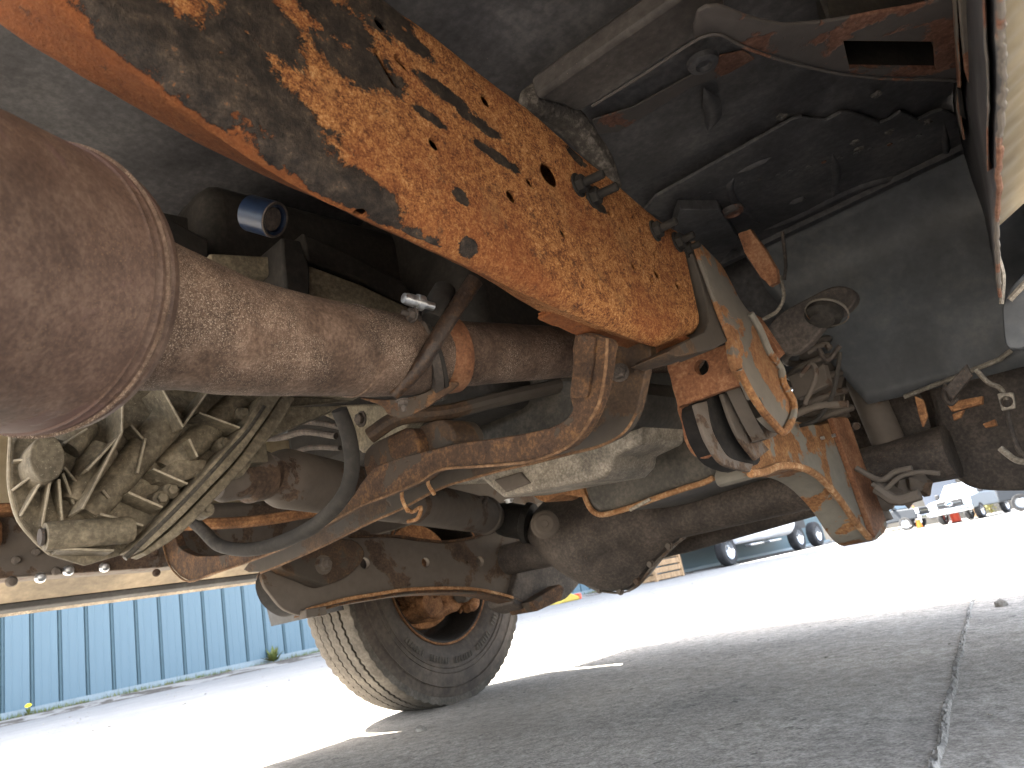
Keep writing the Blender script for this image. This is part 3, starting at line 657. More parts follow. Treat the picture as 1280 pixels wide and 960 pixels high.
# round bosses / cylinders of the casting
def cyl(a,b_,r,X,name='casting_tube',mat=M_alu,par=None,n=28,r2=None,cap=True):
    p=at(*a,X=X); q=at(*b_,X=X); L=(q-p).length; r2=r2 or r
    g=MB(); g.lathe(p,q-p,[(0,r*.55),(0,r*.95),(.004,r),(L-.004,r2),(L,r2*.9)],n,True); return part(g,name,mat,par or tc)
cyl((56,671),(165,662),.0155,TX+.028)
g=MB(); p=at(56,671,X=TX+.028); q=at(165,662,X=TX+.028); g.lathe(p-(q-p).normalized()*.002,p-q,[(0,.0095),(.003,.009),(.003,.004)],18,True); part(g,'plug',M_axle,tc)
cyl((92,628),(128,560),.015,TX+.004,r2=.020); cyl((215,520),(110,645),.022,TX+.01,r2=.016); cyl((300,500),(205,590),.019,TX-.002)
cyl((105,528),(80,560),.020,TX+.008)
for s,h in [(((152,540),(168,558)),.03),(((168,558),(158,600)),.035),(((178,498),(206,549)),.055),(((206,549),(254,484)),.05),(((254,484),(180,478)),.04),(((232,527),(282,545)),.04),(((260,485),(312,505)),.045),(((222,558),(232,580)),.035),(((175,596),(217,614)),.04),(((146,624),(188,642)),.036),(((112,650),(165,664)),.034),(((117,620),(125,630)),.03),(((84,648),(133,555)),.05),(((133,555),(134,520)),.05),(((64,692),(130,694)),.03),(((69,563),(98,545)),.03),(((92,600),(130,560)),.045),(((320,492),(440,500)),.03),(((205,549),(110,650)),.02),(((82,685),(155,672)),.03)]:
    rib(s[0],s[1],h=h)
# split-line flange: a stepped band running diagonally
for o1,o2,X0,th,nm in (([(321,488),(300,520),(285,545),(262,572),(225,612),(180,660),(148,694)],[(338,497),(316,530),(300,552),(276,584),(240,622),(198,664),(160,697)],TX+.0,.046,'flange'),([(340,498),(318,532),(302,555),(278,587),(242,625),(200,667),(162,698)],[(352,508),(330,545),(312,566),(288,594),(250,634),(208,676),(170,700)],TX+.0,.038,'flange')):
    g=MB(); g.prism(spl(pts(o1,X=X0),3)+list(reversed(spl(pts(o2,X=X0),3))),(th,0,0)); part(g,nm,M_alu,tc,bevel=.0015)
g=MB(); g.tube(spl(pts([(330,508),(308,540),(290,560),(268,585),(232,624),(190,666),(156,698)],X=TX+.044),4),.0035,6); part(g,'gasket_line',M_oil,tc)
for (a,b_) in ((295,522),(206,618),(193,628),(146,662),(245,600),(272,560),(300,575),(250,640)):
    g=MB(); g.lathe(at(a,b_,X=TX),(1,0,0),[(0,.011),(.020,.010),(.022,.007)],14,True); g.hexnut(at(a,b_,X=TX)+V(.022,0,0),(1,0,0),.0065,.006); part(g,'bolt_boss',M_alu,tc,bevel=.0006)
for l in ([(222,575),(190,592),(196,602),(226,603),(262,590),(258,574)],[(236,608),(262,600),(268,604),(262,618),(232,630)],[(205,640),(222,632),(226,640),(214,652),(192,662)],[(350,509),(430,507),(400,520),(354,539),(332,549),(336,577),(316,578),(304,595),(284,597),(300,565),(330,530)]):
    g=MB(); g.prism(pts(l,X=TX+.018),(-.03,0,0)); part(g,'lug',M_alu,tc,bevel=.0015)
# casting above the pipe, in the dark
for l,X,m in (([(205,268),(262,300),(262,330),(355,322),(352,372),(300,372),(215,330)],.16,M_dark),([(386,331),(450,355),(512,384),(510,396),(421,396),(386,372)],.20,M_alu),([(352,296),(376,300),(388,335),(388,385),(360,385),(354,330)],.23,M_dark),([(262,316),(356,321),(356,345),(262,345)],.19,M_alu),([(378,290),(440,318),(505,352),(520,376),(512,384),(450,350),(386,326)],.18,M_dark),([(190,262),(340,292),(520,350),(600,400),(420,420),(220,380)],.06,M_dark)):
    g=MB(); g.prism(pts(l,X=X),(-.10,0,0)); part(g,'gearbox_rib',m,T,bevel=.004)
g=MB(); p=at(312,266,D=.84); t_=(at(362,280,D=.82)-p).normalized(); g.lathe(p,t_,[(0,.018),(.002,.0205),(.036,.0205),(.038,.018),(.036,.015),(.030,.014)],30); bl=part(g,'suspension_bushing',M_blue,T,label='small dark blue round rubber bushing tucked above the pipe')
g=MB(); g.lathe(p+t_*.030,t_,[(0,.0135),(.004,.013),(.005,.005),(.005,0)],24,True); part(g,'bushing_core',M_axle,bl)
g=MB(); g.lathe(p+t_*.0365,t_,[(0,.0205),(.0015,.020),(.0015,.0175),(0,.017)],30); part(g,'bushing_rim',M_axle,bl)
# ---- hose
g=MB(); H=[(424,512,1.03),(436,545,1.04),(440,585,1.05),(428,622,1.06),(395,655,1.10),(350,678,1.16),(310,687,1.2),(275,682,1.25),(255,664,1.28),(240,650,1.3),(232,640,1.32)]
g.tube(spl([at(x,y,D=d-.12) for x,y,d in H],8),.0098,16); ho=part(g,'rubber_hose',M_rubber,T,label='black hose looping in front of the cross member')
for P_,r in (([(420,545,1.3),(380,540,1.35),(345,548,1.4),(300,545,1.45)],.006),([(425,560,1.35),(385,560,1.4),(350,572,1.45),(320,560,1.5)],.005),([(430,535,1.3),(390,528,1.35),(340,530,1.4)],.005),([(230,656,1.4),(330,650,1.45),(450,628,1.5)],.011)):
    g=MB(); g.tube(spl([at(x,y,D=d) for x,y,d in P_],5),r,8); part(g,'pipe_line',M_axle if r<.01 else M_hub,T)
# ---- front drive shaft
D0=at(262,602,D=1.02); D1=at(345,598,D=1.13); D2=at(455,612,D=1.40)
g=MB(); ds=(at(626,648,D=2.02)-at(350,597,D=1.13)); P0=at(350,597,D=1.13); LD=ds.length
g.lathe(P0,ds,[(-.03,.030),(0,.043),(.01,.046),(LD*.86,.046),(LD*.865,.050),(LD*.875,.050),(LD*.88,.034),(LD*.97,.034),(LD*.97,.040),(LD*1.0,.040)],36,True)
sh=part(g,'drive_shaft',M_arm,T,label='brown front drive shaft behind the cross member')
g=MB(); g.lathe(at(268,606,D=1.0),at(345,590,D=1.1)-at(268,606,D=1.0),[(0,.020),(.01,.026),(.05,.028),(.055,.036),(.085,.036),(.09,.03)],26,True); part(g,'yoke',M_arm,sh)
g=MB()
for a in (584,598,608): 
    g.tube(spl([at(a,622,D=1.80),at(a-5,634,D=1.79),at(a-4,648,D=1.80)],4),.006,8)
part(g,'balance_weight',M_axle,sh)
g=MB(); g.lathe(at(626,648,D=2.0),at(668,655,D=1.96)-at(626,648,D=2.0),[(0,.042),(.02,.046),(.07,.046),(.075,.055),(.09,.052)],26,True); part(g,'shaft_boot',M_dark,sh)
g=MB(); yk=at(681,655,D=1.74); g.lathe(yk,(CAM-yk).normalized()+V(0,0,.1),[(-.05,.030),(-.012,.034),(-.006,.030),(-.004,.022),(.002,.025),(.006,.020),(.006,.009),(.010,.008)],24,True); part(g,'universal_joint',M_arm,sh)
# ---- front axle
AY=1.54
def wob(p,t): return p
axz=at(940,625,Y=AY).z
g=MB(); g.lathe((-.75,AY,axz),(1,0,0),[(0,.040),(.25,.040),(.55,.046),(.60,.060)],32,True); g.lathe((.02,AY,axz),(1,0,0),[(0,.060),(.045,.055),(.05,.049),(.055,.046),(.62,.046),(.7,.05)],36,True)
axl=part(g,'front_axle',M_axle,T,label='dark front axle tube beyond the oil pan')
g=MB(); g.lathe((.045,AY,axz),(1,0,0),[(0,.052),(.006,.054),(.012,.052)],36); part(g,'axle_collar',M_rustedge,axl)
def ringat(l,Y,sc=1): return inset(spl(pts(l,Y=AY),3,True),sc) if sc!=1 else spl(pts(l,Y=AY),3,True)
DO=[(727,606),(780,606),(837,625),(852,668),(841,682),(822,700),(809,716),(795,732),(778,740),(757,739),(738,733),(710,714),(690,694),(674,674),(678,650),(696,625)]
base=ringat(DO,AY); cc=sum(base,Vector())/len(base); rings=[]
for dy,sc in ((-.105,.30),(-.10,.42),(-.075,.70),(-.045,.90),(-.01,.985),(.02,.985),(.06,.9),(.12,.72),(.15,.4)):
    off=Vector((-.06,0,.035))*max(0,-dy)/.12
    rings.append([cc+(p-cc)*sc+Vector((0,dy,0))+off for p in base])
g=MB(); g.loft(rings,True); df=part(g,'differential',M_axle,axl,ang=24)
for k in range(0,len(base),4):
    q=cc+(base[k]-cc)*.97; g=MB(); g.bolt(q+V(0,-.006,0),(0,-1,0),.007,.007,0); part(g,'cover_bolt',M_arm,df)
g=MB(); r_=[cc+(p-cc)*1.0 for p in base]; r2=[q for q in r_]; g.loft([[p+V(0,-.006,0) for p in r_],[cc+(p-cc)*1.03+V(0,-.004,0) for p in r_],[cc+(p-cc)*1.03+V(0,.008,0) for p in r_],[p+V(0,.010,0) for p in r_]],False); part(g,'cover_rim',M_arm,axl)
# tie rod and steering links
g=MB(); g.tube([at(790,697,Y=1.72),at(860,680,Y=1.72),at(1045,626,Y=1.72)],[.020,.020,.020],20); tr=part(g,'tie_rod',M_axle,T,label='straight dark tie rod ahead of the axle tube')
# ---- left radius arm
XL=-.43
LA=[(328,716),(345,704),(372,690),(400,676),(430,672),(455,669),(490,672),(530,677),(560,679),(600,672),(640,660),(690,652),(712,668),(716,700),(706,735),(702,746),(668,758),(655,754),(640,748),(600,739),(560,737),(510,739),(470,745),(430,752),(400,762),(384,770),(356,762),(338,742),(330,730)]
g=MB(); g.prism(spl(pts(LA,X=XL),3,True),(-.012,0,0)); la=part(g,'radius_arm',M_arm,T,bevel=.0015,label='far radius arm with three punched holes in front of the tyre')
g=MB()
for (a,b_,r) in ((456,704,.0135),(532,703,.0125),(600,702,.014),(584,703,.004),(430,688,.009)): g.lathe(at(a,b_,X=XL)+V(.03,0,0),(-1,0,0),[(0,r),(.08,r)],16,True)
cut(la,g)
def flange(l,X,depth,th,name,mat,par):
    q=spl(pts(l,X=X),4); g=MB(); rings=[[p,p+V(-depth,0,0),p+V(-depth,0,th),p+V(0,0,th)] for p in q]; g.loft(rings,True); return part(g,name,mat,par,bevel=.001)
flange([(384,766),(430,753),(470,746),(510,740),(560,738),(600,740),(640,749),(668,759)],XL+.018,.055,-.005,'lower_flange',M_cross,la)
flange([(384,765),(430,752),(470,745),(510,739),(560,737),(600,739),(640,748),(668,758),(702,747)],XL+.020,.006,.008,'flange_lip',M_rustedge,la)
flange([(440,672),(490,671),(530,676),(560,678),(600,671),(640,659),(690,651)],XL+.012,.07,.006,'upper_flange',M_cross,la)
g=MB(); g.prism(spl(pts([(322,720),(340,700),(362,690),(370,700),(352,722),(352,745),(366,764),(352,762),(332,744)],X=XL-.07),3,True),(-.006,0,0)); part(g,'bushing_plate',M_arm,la,bevel=.0015)
g=MB(); g.prism(spl(pts([(334,722),(352,704),(380,700),(390,730),(378,764),(360,765),(340,748)],X=XL-.014),3,True),(-.05,0,0)); part(g,'rubber_bushing',M_bush,la)
g=MB(); g.prism(spl(pts([(350,708),(366,694),(400,678),(440,674),(456,690),(450,706),(432,722),(410,731),(400,730),(380,722)],X=XL+.05),3,True),(-.045,0,0)); bk=part(g,'arm_bracket',M_crossd,la,bevel=.003)
g=MB(); g.bolt(at(404,706,X=XL+.05),(1,0,0),.014,.012,.01); part(g,'bolt',M_arm,bk)
g=MB(); g.box(at(391,766,X=XL+.01),(.03,.05,.018)); part(g,'end_tab',M_arm,la,bevel=.002)
g=MB(); g.prism(spl(pts([(680,650),(735,690),(730,720),(708,748),(690,752),(660,762),(640,740)],X=XL+.02),3,True),(-.10,0,0)); part(g,'axle_bracket',M_axle,la,bevel=.004)
g=MB(); g.prism(pts([(672,764),(702,750),(706,735),(700,730),(676,744),(664,752)],X=XL+.06),(-.1,0,0)); part(g,'axle_bracket_foot',M_cross,la,bevel=.003)
# ---- far rail, sill
def rail_far():
    rows=[]
    for y,dz in [(-1.0,.05),(0,.02),(.37,0),(.66,-.01),(1.0,-.01),(1.3,.03),(1.6,.08),(2.3,.05)]:
        rows.append([V(-.57,y,.482+dz),V(-.57,y,.60+dz),V(-.585,y,.615+dz),V(-.64,y,.615+dz),V(-.64,y,.482+dz)])
    g=MB(); g.loft(rows,True); return part(g,'frame_rail',M_arm,T,bevel=.004,label='far frame rail, dark brown with bolt heads along its lower edge')
fr=rail_far()
g=MB(); g.box((-.55,.30,.602),(.05,.8,.018)); part(g,'rail_flange',M_hub,fr,bevel=.003)
g=MB(); g.box((-.553,.2,.56),(.03,.34,.05)); part(g,'patch_plate',M_hub,fr,bevel=.01)
for (a,b_) in ((50,722),(85,713),(130,709),(14,727)):
    g=MB(); g.lathe(at(a,b_,X=-.566),(1,0,-.2),[(0,.010),(.004,.010),(.010,.007),(.012,.0)],14,True); part(g,'bolt_head',M_bright if a!=14 else M_arm,fr)
for (a,b_) in ((70,714),(195,716),(192,690),(45,690),(20,700)):
    g=MB(); g.lathe(at(a,b_,X=-.566),(1,0,-.2),[(0,.008),(.004,.008),(.008,.005)],10,True); part(g,'rivet',M_arm,fr)
g=MB(); g.prism([V(-.76,-.6,.535),V(-.90,-.6,.520),V(-.985,-.6,.478),V(-1.0,-.6,.478),V(-1.0,-.6,.56),V(-.76,-.6,.56)],(0,1.75,0)); sill=part(g,'sill_underside',M_tanshade,T,bevel=.004,label='tan painted underside of the far sill')
g=MB(); g.prism([V(-.99,-.6,.477),V(-1.04,-.6,.52),V(-1.05,-.6,.48),V(-1.03,-.6,.458),V(-1.0,-.6,.464)],(0,1.75,0)); part(g,'sill_trim',M_trim,T,bevel=.003)
g=MB(); g.prism([V(-1.034,-.6,.460),V(-1.05,-.6,.48),V(-1.062,-.6,.474),V(-1.044,-.6,.453)],(0,1.75,0)); part(g,'bright_strip',M_pan,T)
# ---- left front wheel (steered a little)
WC=Vector((-.888,1.60,.398)); STE=R_(6)
def wheel(parent,C,st,out,full=True):
    rot=Matrix.Rotation(st,3,'Z'); ax_=rot@Vector((1,0,0)); R=.402; W=.100
    inn=-out   # +1: inner face looks to +X
    def pr(l): return [(d*inn,r) for d,r in l]
    prof=[(W*.80,.222),(W*.90,.232),(W*.99,.262),(W*1.04,.300),(W*1.02,.335),(W*.97,.362),(W*.93,.377)]
    g=MB(); g.lathe(C,ax_,pr(prof)[:],96); g.lathe(C,ax_,[(-d,r) for d,r in pr(prof)],96)
    for k in (.292,.306,.345): g.lathe(C,ax_,pr([(W*1.035,k-.002),(W*1.055,k),(W*1.035,k+.002)]),96)
    ty=part(g,'tyre_sidewall',M_tyre,parent,ang=60)
    # tread: five ribs with four zig-zag grooves, shoulder blocks
    def zz(k,ph): return .0028*(1 if (k+ph)%2 else -1)
    n=220; e=[-.094,-.057,-.051,-.022,-.016,.016,.022,.051,.057,.094]
    t=Vector(ax_).normalized(); up=Vector((0,0,1)); a=t.cross(up).normalized(); b=t.cross(a)
    def P(d,r,k):
        an=2*math.pi*k/n; return C+t*d+(a*math.cos(an)+b*math.sin(an))*r
    for j in range(5):
        g=MB(); d0,d1=e[2*j],e[2*j+1]; rings=[]
        for k in range(n+1):
            z0=zz(k,0) if j>0 else 0; z1=zz(k,0) if j<4 else 0
            rt=R-.0045*(abs((d0+d1)/2)/.088)**2; s0=rt-(.004 if j==0 else 0); s1=rt-(.004 if j==4 else 0)
            nk=.004*((k%3)==0) if j in(0,4) else 0
            rings.append([P(d0+z0,.372,k),P(d0+z0,s0-nk*(j==0),k),P((d0+d1)/2,rt+.0005,k),P(d1+z1,s1-nk*(j==4),k),P(d1+z1,.372,k)])
        g.loft(rings,False,False); part(g,'tread_rib',M_tread,parent,smooth=True,ang=30)
    g=MB(); g.lathe(C,ax_,[(-.093,.376),(0,.388),(.093,.376)],96); part(g,'tread_base',M_rubber,parent)
    # rim
    g=MB(); g.lathe(C,ax_,pr([(W*.80,.224),(W*.86,.224),(W*.87,.214),(W*.80,.208),(W*.5,.204),(W*.2,.196),(-W*.3,.190),(-W*.62,.186),(-W*.62,.06)]),72); part(g,'rim',M_dark,parent)
    g=MB(); g.lathe(C,ax_,pr([(W*.83,.2245),(W*.875,.2235),(W*.885,.220),(W*.86,.217)]),72); part(g,'rim_edge',M_hub,parent)
    return ax_
wl=bpy.data.objects.new('front_wheel',None); COL.objects.link(wl); wl.parent=T; wl['label']='far front wheel with ribbed tyre tread facing the viewer'
wax=wheel(wl,WC,STE,-1)
# raised letters on the sidewall as plain relief ticks
up=Vector((0,0,1)); a_=wax.cross(up).normalized(); b_=wax.cross(a_)
def onwheel(d,r,an): return WC+wax*d+(a_*math.cos(an)+b_*math.sin(an))*r
for k in range(40):
    an=math.pi*.5-.85+k*.045
    if k%9 in(7,8): continue
    g=MB(); g.prism([onwheel(.1045,r,an+q) for r,q in((.262,0),(.280,0),(.280,.018),(.262,.018))],wax*.0018)
    part(g,'raised_letter',M_tread,wl,smooth=False)
# knuckle, brake caliper and rusty hub bits inside the wheel
g=MB(); g.lathe(WC,wax,[(-.03,.0),(-.03,.165),(-.02,.168),(-.008,.168),(0,.165),(0,.07),(.05,.065),(.11,.055),(.16,.05)],48); br=part(g,'brake_disc',M_hub,wl)
def blob(c,s,name,mat,par,seed=0,amp=.25,n=3):
    bm=bmesh.new(); bmesh.ops.create_icosphere(bm,subdivisions=n,radius=1); g=MB()
    for v in bm.verts:
        q=v.co*(1+amp*mnoise.noise(v.co*1.6+Vector((seed,0,0)))+amp*.4*mnoise.noise(v.co*4+Vector((0,seed,0)))); g.v.append(Vector(c)+Vector((q.x*s[0],q.y*s[1],q.z*s[2])))
    g.f=[tuple(v.index for v in f.verts) for f in bm.faces]; bm.free(); return part(g,name,mat,par,ang=50)
blob(WC+V(.06,-.02,-.095),(.06,.13,.045),'caliper',M_hub,wl,3,.45,4)
blob(WC+V(.09,-.10,-.04),(.03,.035,.05),'caliper_bracket',M_armr,wl,23,.5)
blob(WC+V(.10,.0,.03),(.05,.07,.05),'axle_yoke',M_armr,wl,31,.5)
blob(WC+V(.09,.11,-.10),(.03,.04,.035),'ball_joint',M_hub,wl,37,.5)
blob(WC+V(.07,.10,-.02),(.05,.05,.10),'steering_knuckle',M_hub,wl,5,.5)
blob(WC+V(.08,-.08,.02),(.05,.06,.06),'steering_knuckle',M_hub,wl,8,.6)
blob(WC+V(.10,.07,-.085),(.04,.035,.03),'ball_joint',M_arm,wl,11,.4)
g=MB(); g.prism(spl([onwheel(.13,r,an) for r,an in ((.05,.3),(.16,.5),(.175,.85),(.13,1.1),(.10,.9),(.12,.7),(.06,.6))],3,True),wax*-.03); part(g,'knuckle_arm',M_hub,wl,bevel=.004)
for (a,b2) in ((628,740),(620,745)):
    pass
# ---- right wheel just ahead, mostly out of view; hub, shield and shock
wr=bpy.data.objects.new('front_wheel',None); COL.objects.link(wr); wr.parent=T; wr['label']='near front wheel, its tyre beyond the right edge'
wheel(wr,V(1.05,1.60,.398),R_(7),1)
g=MB(); c=at(1225,508,Y=1.48)
bp=spl(pts([(1158,470),(1170,520),(1178,565),(1188,590),(1206,606),(1235,613),(1300,612),(1360,600),(1360,480),(1300,440),(1200,455)],Y=1.58),3,True); g.prism(bp,(0,.05,0)); part(g,'brake_shield',M_axle,T,bevel=.01,seg=3,label='broad dark brake shield low at the right edge')
g=MB(); g.prism(spl(pts([(1040,585),(1080,560),(1096,480),(1140,475),(1160,520),(1166,560),(1180,596),(1160,588),(1130,586),(1105,600),(1060,610)],Y=1.61),3,True),(0,.05,0)); part(g,'inner_knuckle',M_axle,T,bevel=.006)
g=MB(); g.tube([at(1074,468,Y=1.555),at(1112,556,Y=1.555)],[.030,.030],24); ss=part(g,'shock_absorber',M_arm,T)
g=MB(); g.lathe(at(1118,574,Y=1.53),(0,1,0),[(0,.016),(0,.034),(.05,.034)],26,True); part(g,'shock_eye',M_arm,ss)
for l,m in (([(1143,495),(1154,500),(1159,520),(1153,534),(1147,515)],M_hub),([(1208,455),(1215,470),(1190,500),(1180,486)],M_axle)):
    g=MB(); g.prism(pts(l,Y=1.38),(0,.01,0)); part(g,'rusty_clip',m,T,bevel=.001)
for l in ([(1190,518),(1205,512),(1200,522),(1192,526)],[(1228,530),(1243,524),(1246,532),(1232,535)],[(1183,505),(1200,500),(1228,495),(1228,505),(1190,515)]):
    g=MB(); g.prism(pts(l,Y=1.42),(0,.012,0)); part(g,'rusty_clip',M_hub,T,bevel=.001)
for P_,r,m in (([(1220,462),(1235,478),(1250,485),(1258,500)],.004,M_pan),([(1258,500),(1262,530),(1272,560),(1285,572)],.004,M_axle),([(1182,480),(1180,495),(1188,505),(1196,498)],.004,M_axle),([(1070,585),(1100,600),(1118,590),(1140,585)],.005,M_arm),([(1090,605),(1105,612),(1125,596),(1150,590),(1175,592)],.004,M_arm),([(1250,560),(1270,575),(1290,578)],.005,M_pan),([(1095,610),(1120,625),(1150,618)],.010,M_arm)):
    g=MB(); g.tube(spl(pts(P_,Y=1.40),4),r,8); part(g,'brake_line',m,T)
g=MB(); g.prism(pts([(1246,492),(1266,490),(1270,510),(1252,514)],Y=1.385),(0,.01,0)); h_=part(g,'eyelet',M_pan,T,bevel=.002); c_=MB(); c_.lathe(at(1258,502,Y=1.385)-V(0,.02,0),(0,1,0),[(0,.009),(.05,.009)],16,True); cut(h_,c_)
for c,s,sd in ((at(1100,620,Y=1.50),(.035,.03,.03),2),(at(1128,612,Y=1.52),(.025,.03,.028),4),(at(1150,606,Y=1.5),(.02,.02,.02),7),(at(1095,640,Y=1.5),(.02,.03,.03),9)): blob(c,s,'tie_rod_end',M_arm,T,sd,.6,2)
# ---- spring, hoses and small parts between plate and shield
for P_,r,m in (([(1050,440),(1046,470),(1038,500),(1020,525),(1000,532)],.0035,M_rubber),([(1000,400),(1020,430),(1034,450),(1050,432)],.004,M_axle),([(975,345),(980,370),(972,388),(960,396),(948,402)],.0032,M_pan),([(978,290),(982,330),(980,350)],.003,M_axle),([(990,520),(1020,508),(1060,505)],.006,M_arm),([(1006,505),(1020,470),(1014,455),(1000,470)],.004,M_arm),([(1010,440),(1030,430),(1038,436)],.005,M_arm)):
    g=MB(); g.tube(spl(pts(P_,Y=1.22),5),r,10); part(g,'brake_hose',m,T)
g=MB(); cs=at(1022,480,Y=1.48); hp=[cs+V(math.cos(k*.42)*.045,math.sin(k*.42)*.045,-.10+k*.0024) for k in range(90)]; g.tube(hp,.007,8); part(g,'coil_spring',M_arm,T)
g=MB(); g.prism(spl(pts([(958,415),(975,392),(1010,372),(1040,358),(1062,360),(1070,372),(1060,388),(1030,408),(1012,430),(990,444),(972,436)],Y=1.12),3,True),(0,.02,0)); bm_=part(g,'body_mount_bracket',M_axle,T,bevel=.003,label='leaf shaped body mount bracket with a round rubber cushion')
g=MB(); g.lathe(at(1030,390,Y=1.115),V(-.25,-.55,-.8),[(0,.028),(.010,.026),(.012,.018),(.018,.016),(.020,.006)],26,True); part(g,'mount_cushion',M_rubber,bm_)
g=MB(); g.lathe(at(1034,389,Y=1.10),V(-.25,-.55,-.8),[(0,.030),(.003,.031),(.005,.029)],26,False); part(g,'mount_ring',M_grey,bm_)
g=MB(); g.prism(rough(pts([(922,292),(938,286),(955,310),(970,336),(972,352),(962,358),(946,340),(930,315)],Y=1.08),.001,3,7),(0,.012,0)); part(g,'small_bracket',M_plate,T,bevel=.001)
for l,Y,m in (([(985,470),(1030,455),(1036,480),(995,500)],1.3,M_arm),([(1000,440),(1040,425),(1060,440),(1050,500),(1060,520),(1020,540),(985,520)],1.52,M_arm),([(925,385),(945,395),(975,440),(965,450)],1.05,M_plate)):
    g=MB(); g.prism(pts(l,Y=Y),(0,.02,0)); part(g,'gusset',m,T,bevel=.002)
# ---- cab floor, overlapping sheets and beams
FZ=.86
def slab(l,Z,th,name,mat,par=T,bev=.002,**k):
    g=MB(); g.prism(pts(l,Z=Z),(0,0,th)); return part(g,name,mat,par,bevel=bev,**k)
g=MB(); rows=[]
for i in range(60):
    y=-.55+i*.0345; r=[]
    for j in range(50):
        x=-1.0+j*.0418
        z=.872+(.16*max(0,min(1,(.38-abs(x))/.1)))
        z+=.006*max(0,math.sin(y*26))**3*(x>.4)+.004*mnoise.noise(Vector((x*5,y*5,0)))
        
        if False: z+=.16*max(0,min(1,(x-.58)/.05))*max(0,min(1,(.68-y)/.04))*max(0,min(1,(y-.40)/.05))
        r.append((x,y,z))
    rows.append(r)
g.loft(rows,False,False); fl_=part(g,'cab_floor',M_floor,T,solid=.002,label='dark painted sheet metal cab floor')
ZZ=[(820,246),(900,201),(955,170),(990,150),(1003,146),(1018,150),(1034,151),(1050,142),(1062,141),(1082,147),(1100,154),(1112,150),(1126,140),(1138,145),(1148,150),(1165,142),(1178,138),(1188,141)]
g=MB(); z1=pts(ZZ,Z=FZ); far_=[V(.96,1.33,FZ),V(.93,1.33,FZ),V(.54,1.33,FZ),V(.50,1.2,FZ)]
zpoly=z1+[V(.965,1.42,FZ),V(.50,1.42,FZ),V(.50,1.06,FZ)]
g.prism(zpoly,(0,0,.006)); fs=part(g,'floor_overlap',M_floor,T,bevel=.0015,label='dark floor sheet with a zigzag front seam')
# embossed ribs of the floor
def emboss(l,r,par,mat=M_floor,Z=FZ,nm='pressed_rib'):
    q=spl(pts(l,Z=Z),5); g=MB(); rings=[]
    for i,p in enumerate(q):
        t=(q[min(i+1,len(q)-1)]-q[max(i-1,0)]).normalized(); s=t.cross(V(0,0,1)).normalized(); f=min(1,i/3,(len(q)-1-i)/3)
        rings.append([p+s*r*c*max(f,.05)+V(0,0,-.006*h*f+.0005) for c,h in((-1,0),(-.6,.7),(-.2,1),(.2,1),(.6,.7),(1,0))])
    g.loft(rings,False,False); return part(g,nm,mat,par,ang=80)
emboss([(920,217),(945,206),(966,196)],.008,fs); emboss([(918,222),(912,235),(920,255),(940,270),(950,280)],.007,fs)
emboss([(950,290),(1000,270),(1060,240),(1110,225),(1180,222)],.010,fs); emboss([(1040,190),(1046,220),(1040,250)],.008,fs)
emboss([(1180,150),(1183,190),(1188,230),(1215,290)],.006,fs); emboss([(985,256),(998,250),(1008,248)],.010,fs); emboss([(880,110),(892,140),(886,165)],.012,fs); emboss([(960,300),(1010,300),(1090,270),(1160,245)],.008,fs)
for (a,b_) in ((977,146),(1096,118),(1112,165),(1074,186),(1068,178),(1160,152)):
    p=at(a,b_,Z=FZ); blob(p,(.007,.009,.002),'mud_spot',M_mud,fs,a,.8,2)
rw=random.Random(8)
for k in range(16):
    a,b_=850+k*20+rw.uniform(-3,3),238-k*5.5
    p=at(a,b_+14,Z=FZ); g=MB(); g.lathe(p,(0,0,-1),[(0,.0045),(.0010,.004),(.0002,.0015)],10,True); part(g,'spot_weld',M_floorr if k%4==1 else M_floor,fs)
# cross beam with arched outrigger
g=MB(); bq=pts([(668,124),(712,92),(790,38),(868,-16),(905,-20),(908,36),(882,44),(860,56),(800,95),(742,132),(722,142),(700,132)],Z=.815); g.prism(bq,(0,0,.03)); cb=part(g,'floor_beam',M_beam,T,bevel=.006,label='dark floor cross beam with an arched outrigger')
g=MB(); g.prism(spl(pts([(868,50),(884,44),(902,44),(920,53),(945,63),(1000,80),(1060,92),(1112,97),(1170,98),(1210,102),(1214,60),(1216,-40),(1175,0),(1100,16),(1046,26),(980,32),(930,20),(900,8),(872,16)],Z=.785),2,True),(0,0,.006)); og=part(g,'outrigger',M_floorr,cb,bevel=.003)
g=MB(); g.prism([p-V(0,0,.03) for p in pts([(1054,51),(1168,52),(1170,87),(1062,86)],Z=.785)],(0,0,.08)); cut(og,g)
g=MB()
for (a,b_),(c_,d_) in (((1046,46),(1178,46)),((1178,46),(1180,92)),((1180,92),(1052,92)),((1052,92),(1046,46))):
    p=at(a,b_,Z=.785)+V(0,0,.007); q=at(c_,d_,Z=.785)+V(0,0,.007); g.prism([p,q,q+V(0,0,.072),p+V(0,0,.072)],(q-p).cross(V(0,0,1)).normalized()*.003)
part(g,'slot_shade_box',M_dark,cb)  # dark walls added round the slot to keep light out of it
g=MB(); lpp=spl(pts([(740,133),(800,96),(858,58),(880,46),(900,44),(920,54),(945,65),(1000,82),(1060,94),(1112,99),(1170,100),(1212,103)],Z=.782),4); g.tube(lpp,.0018,8); part(g,'beam_lip',M_floorr,cb)
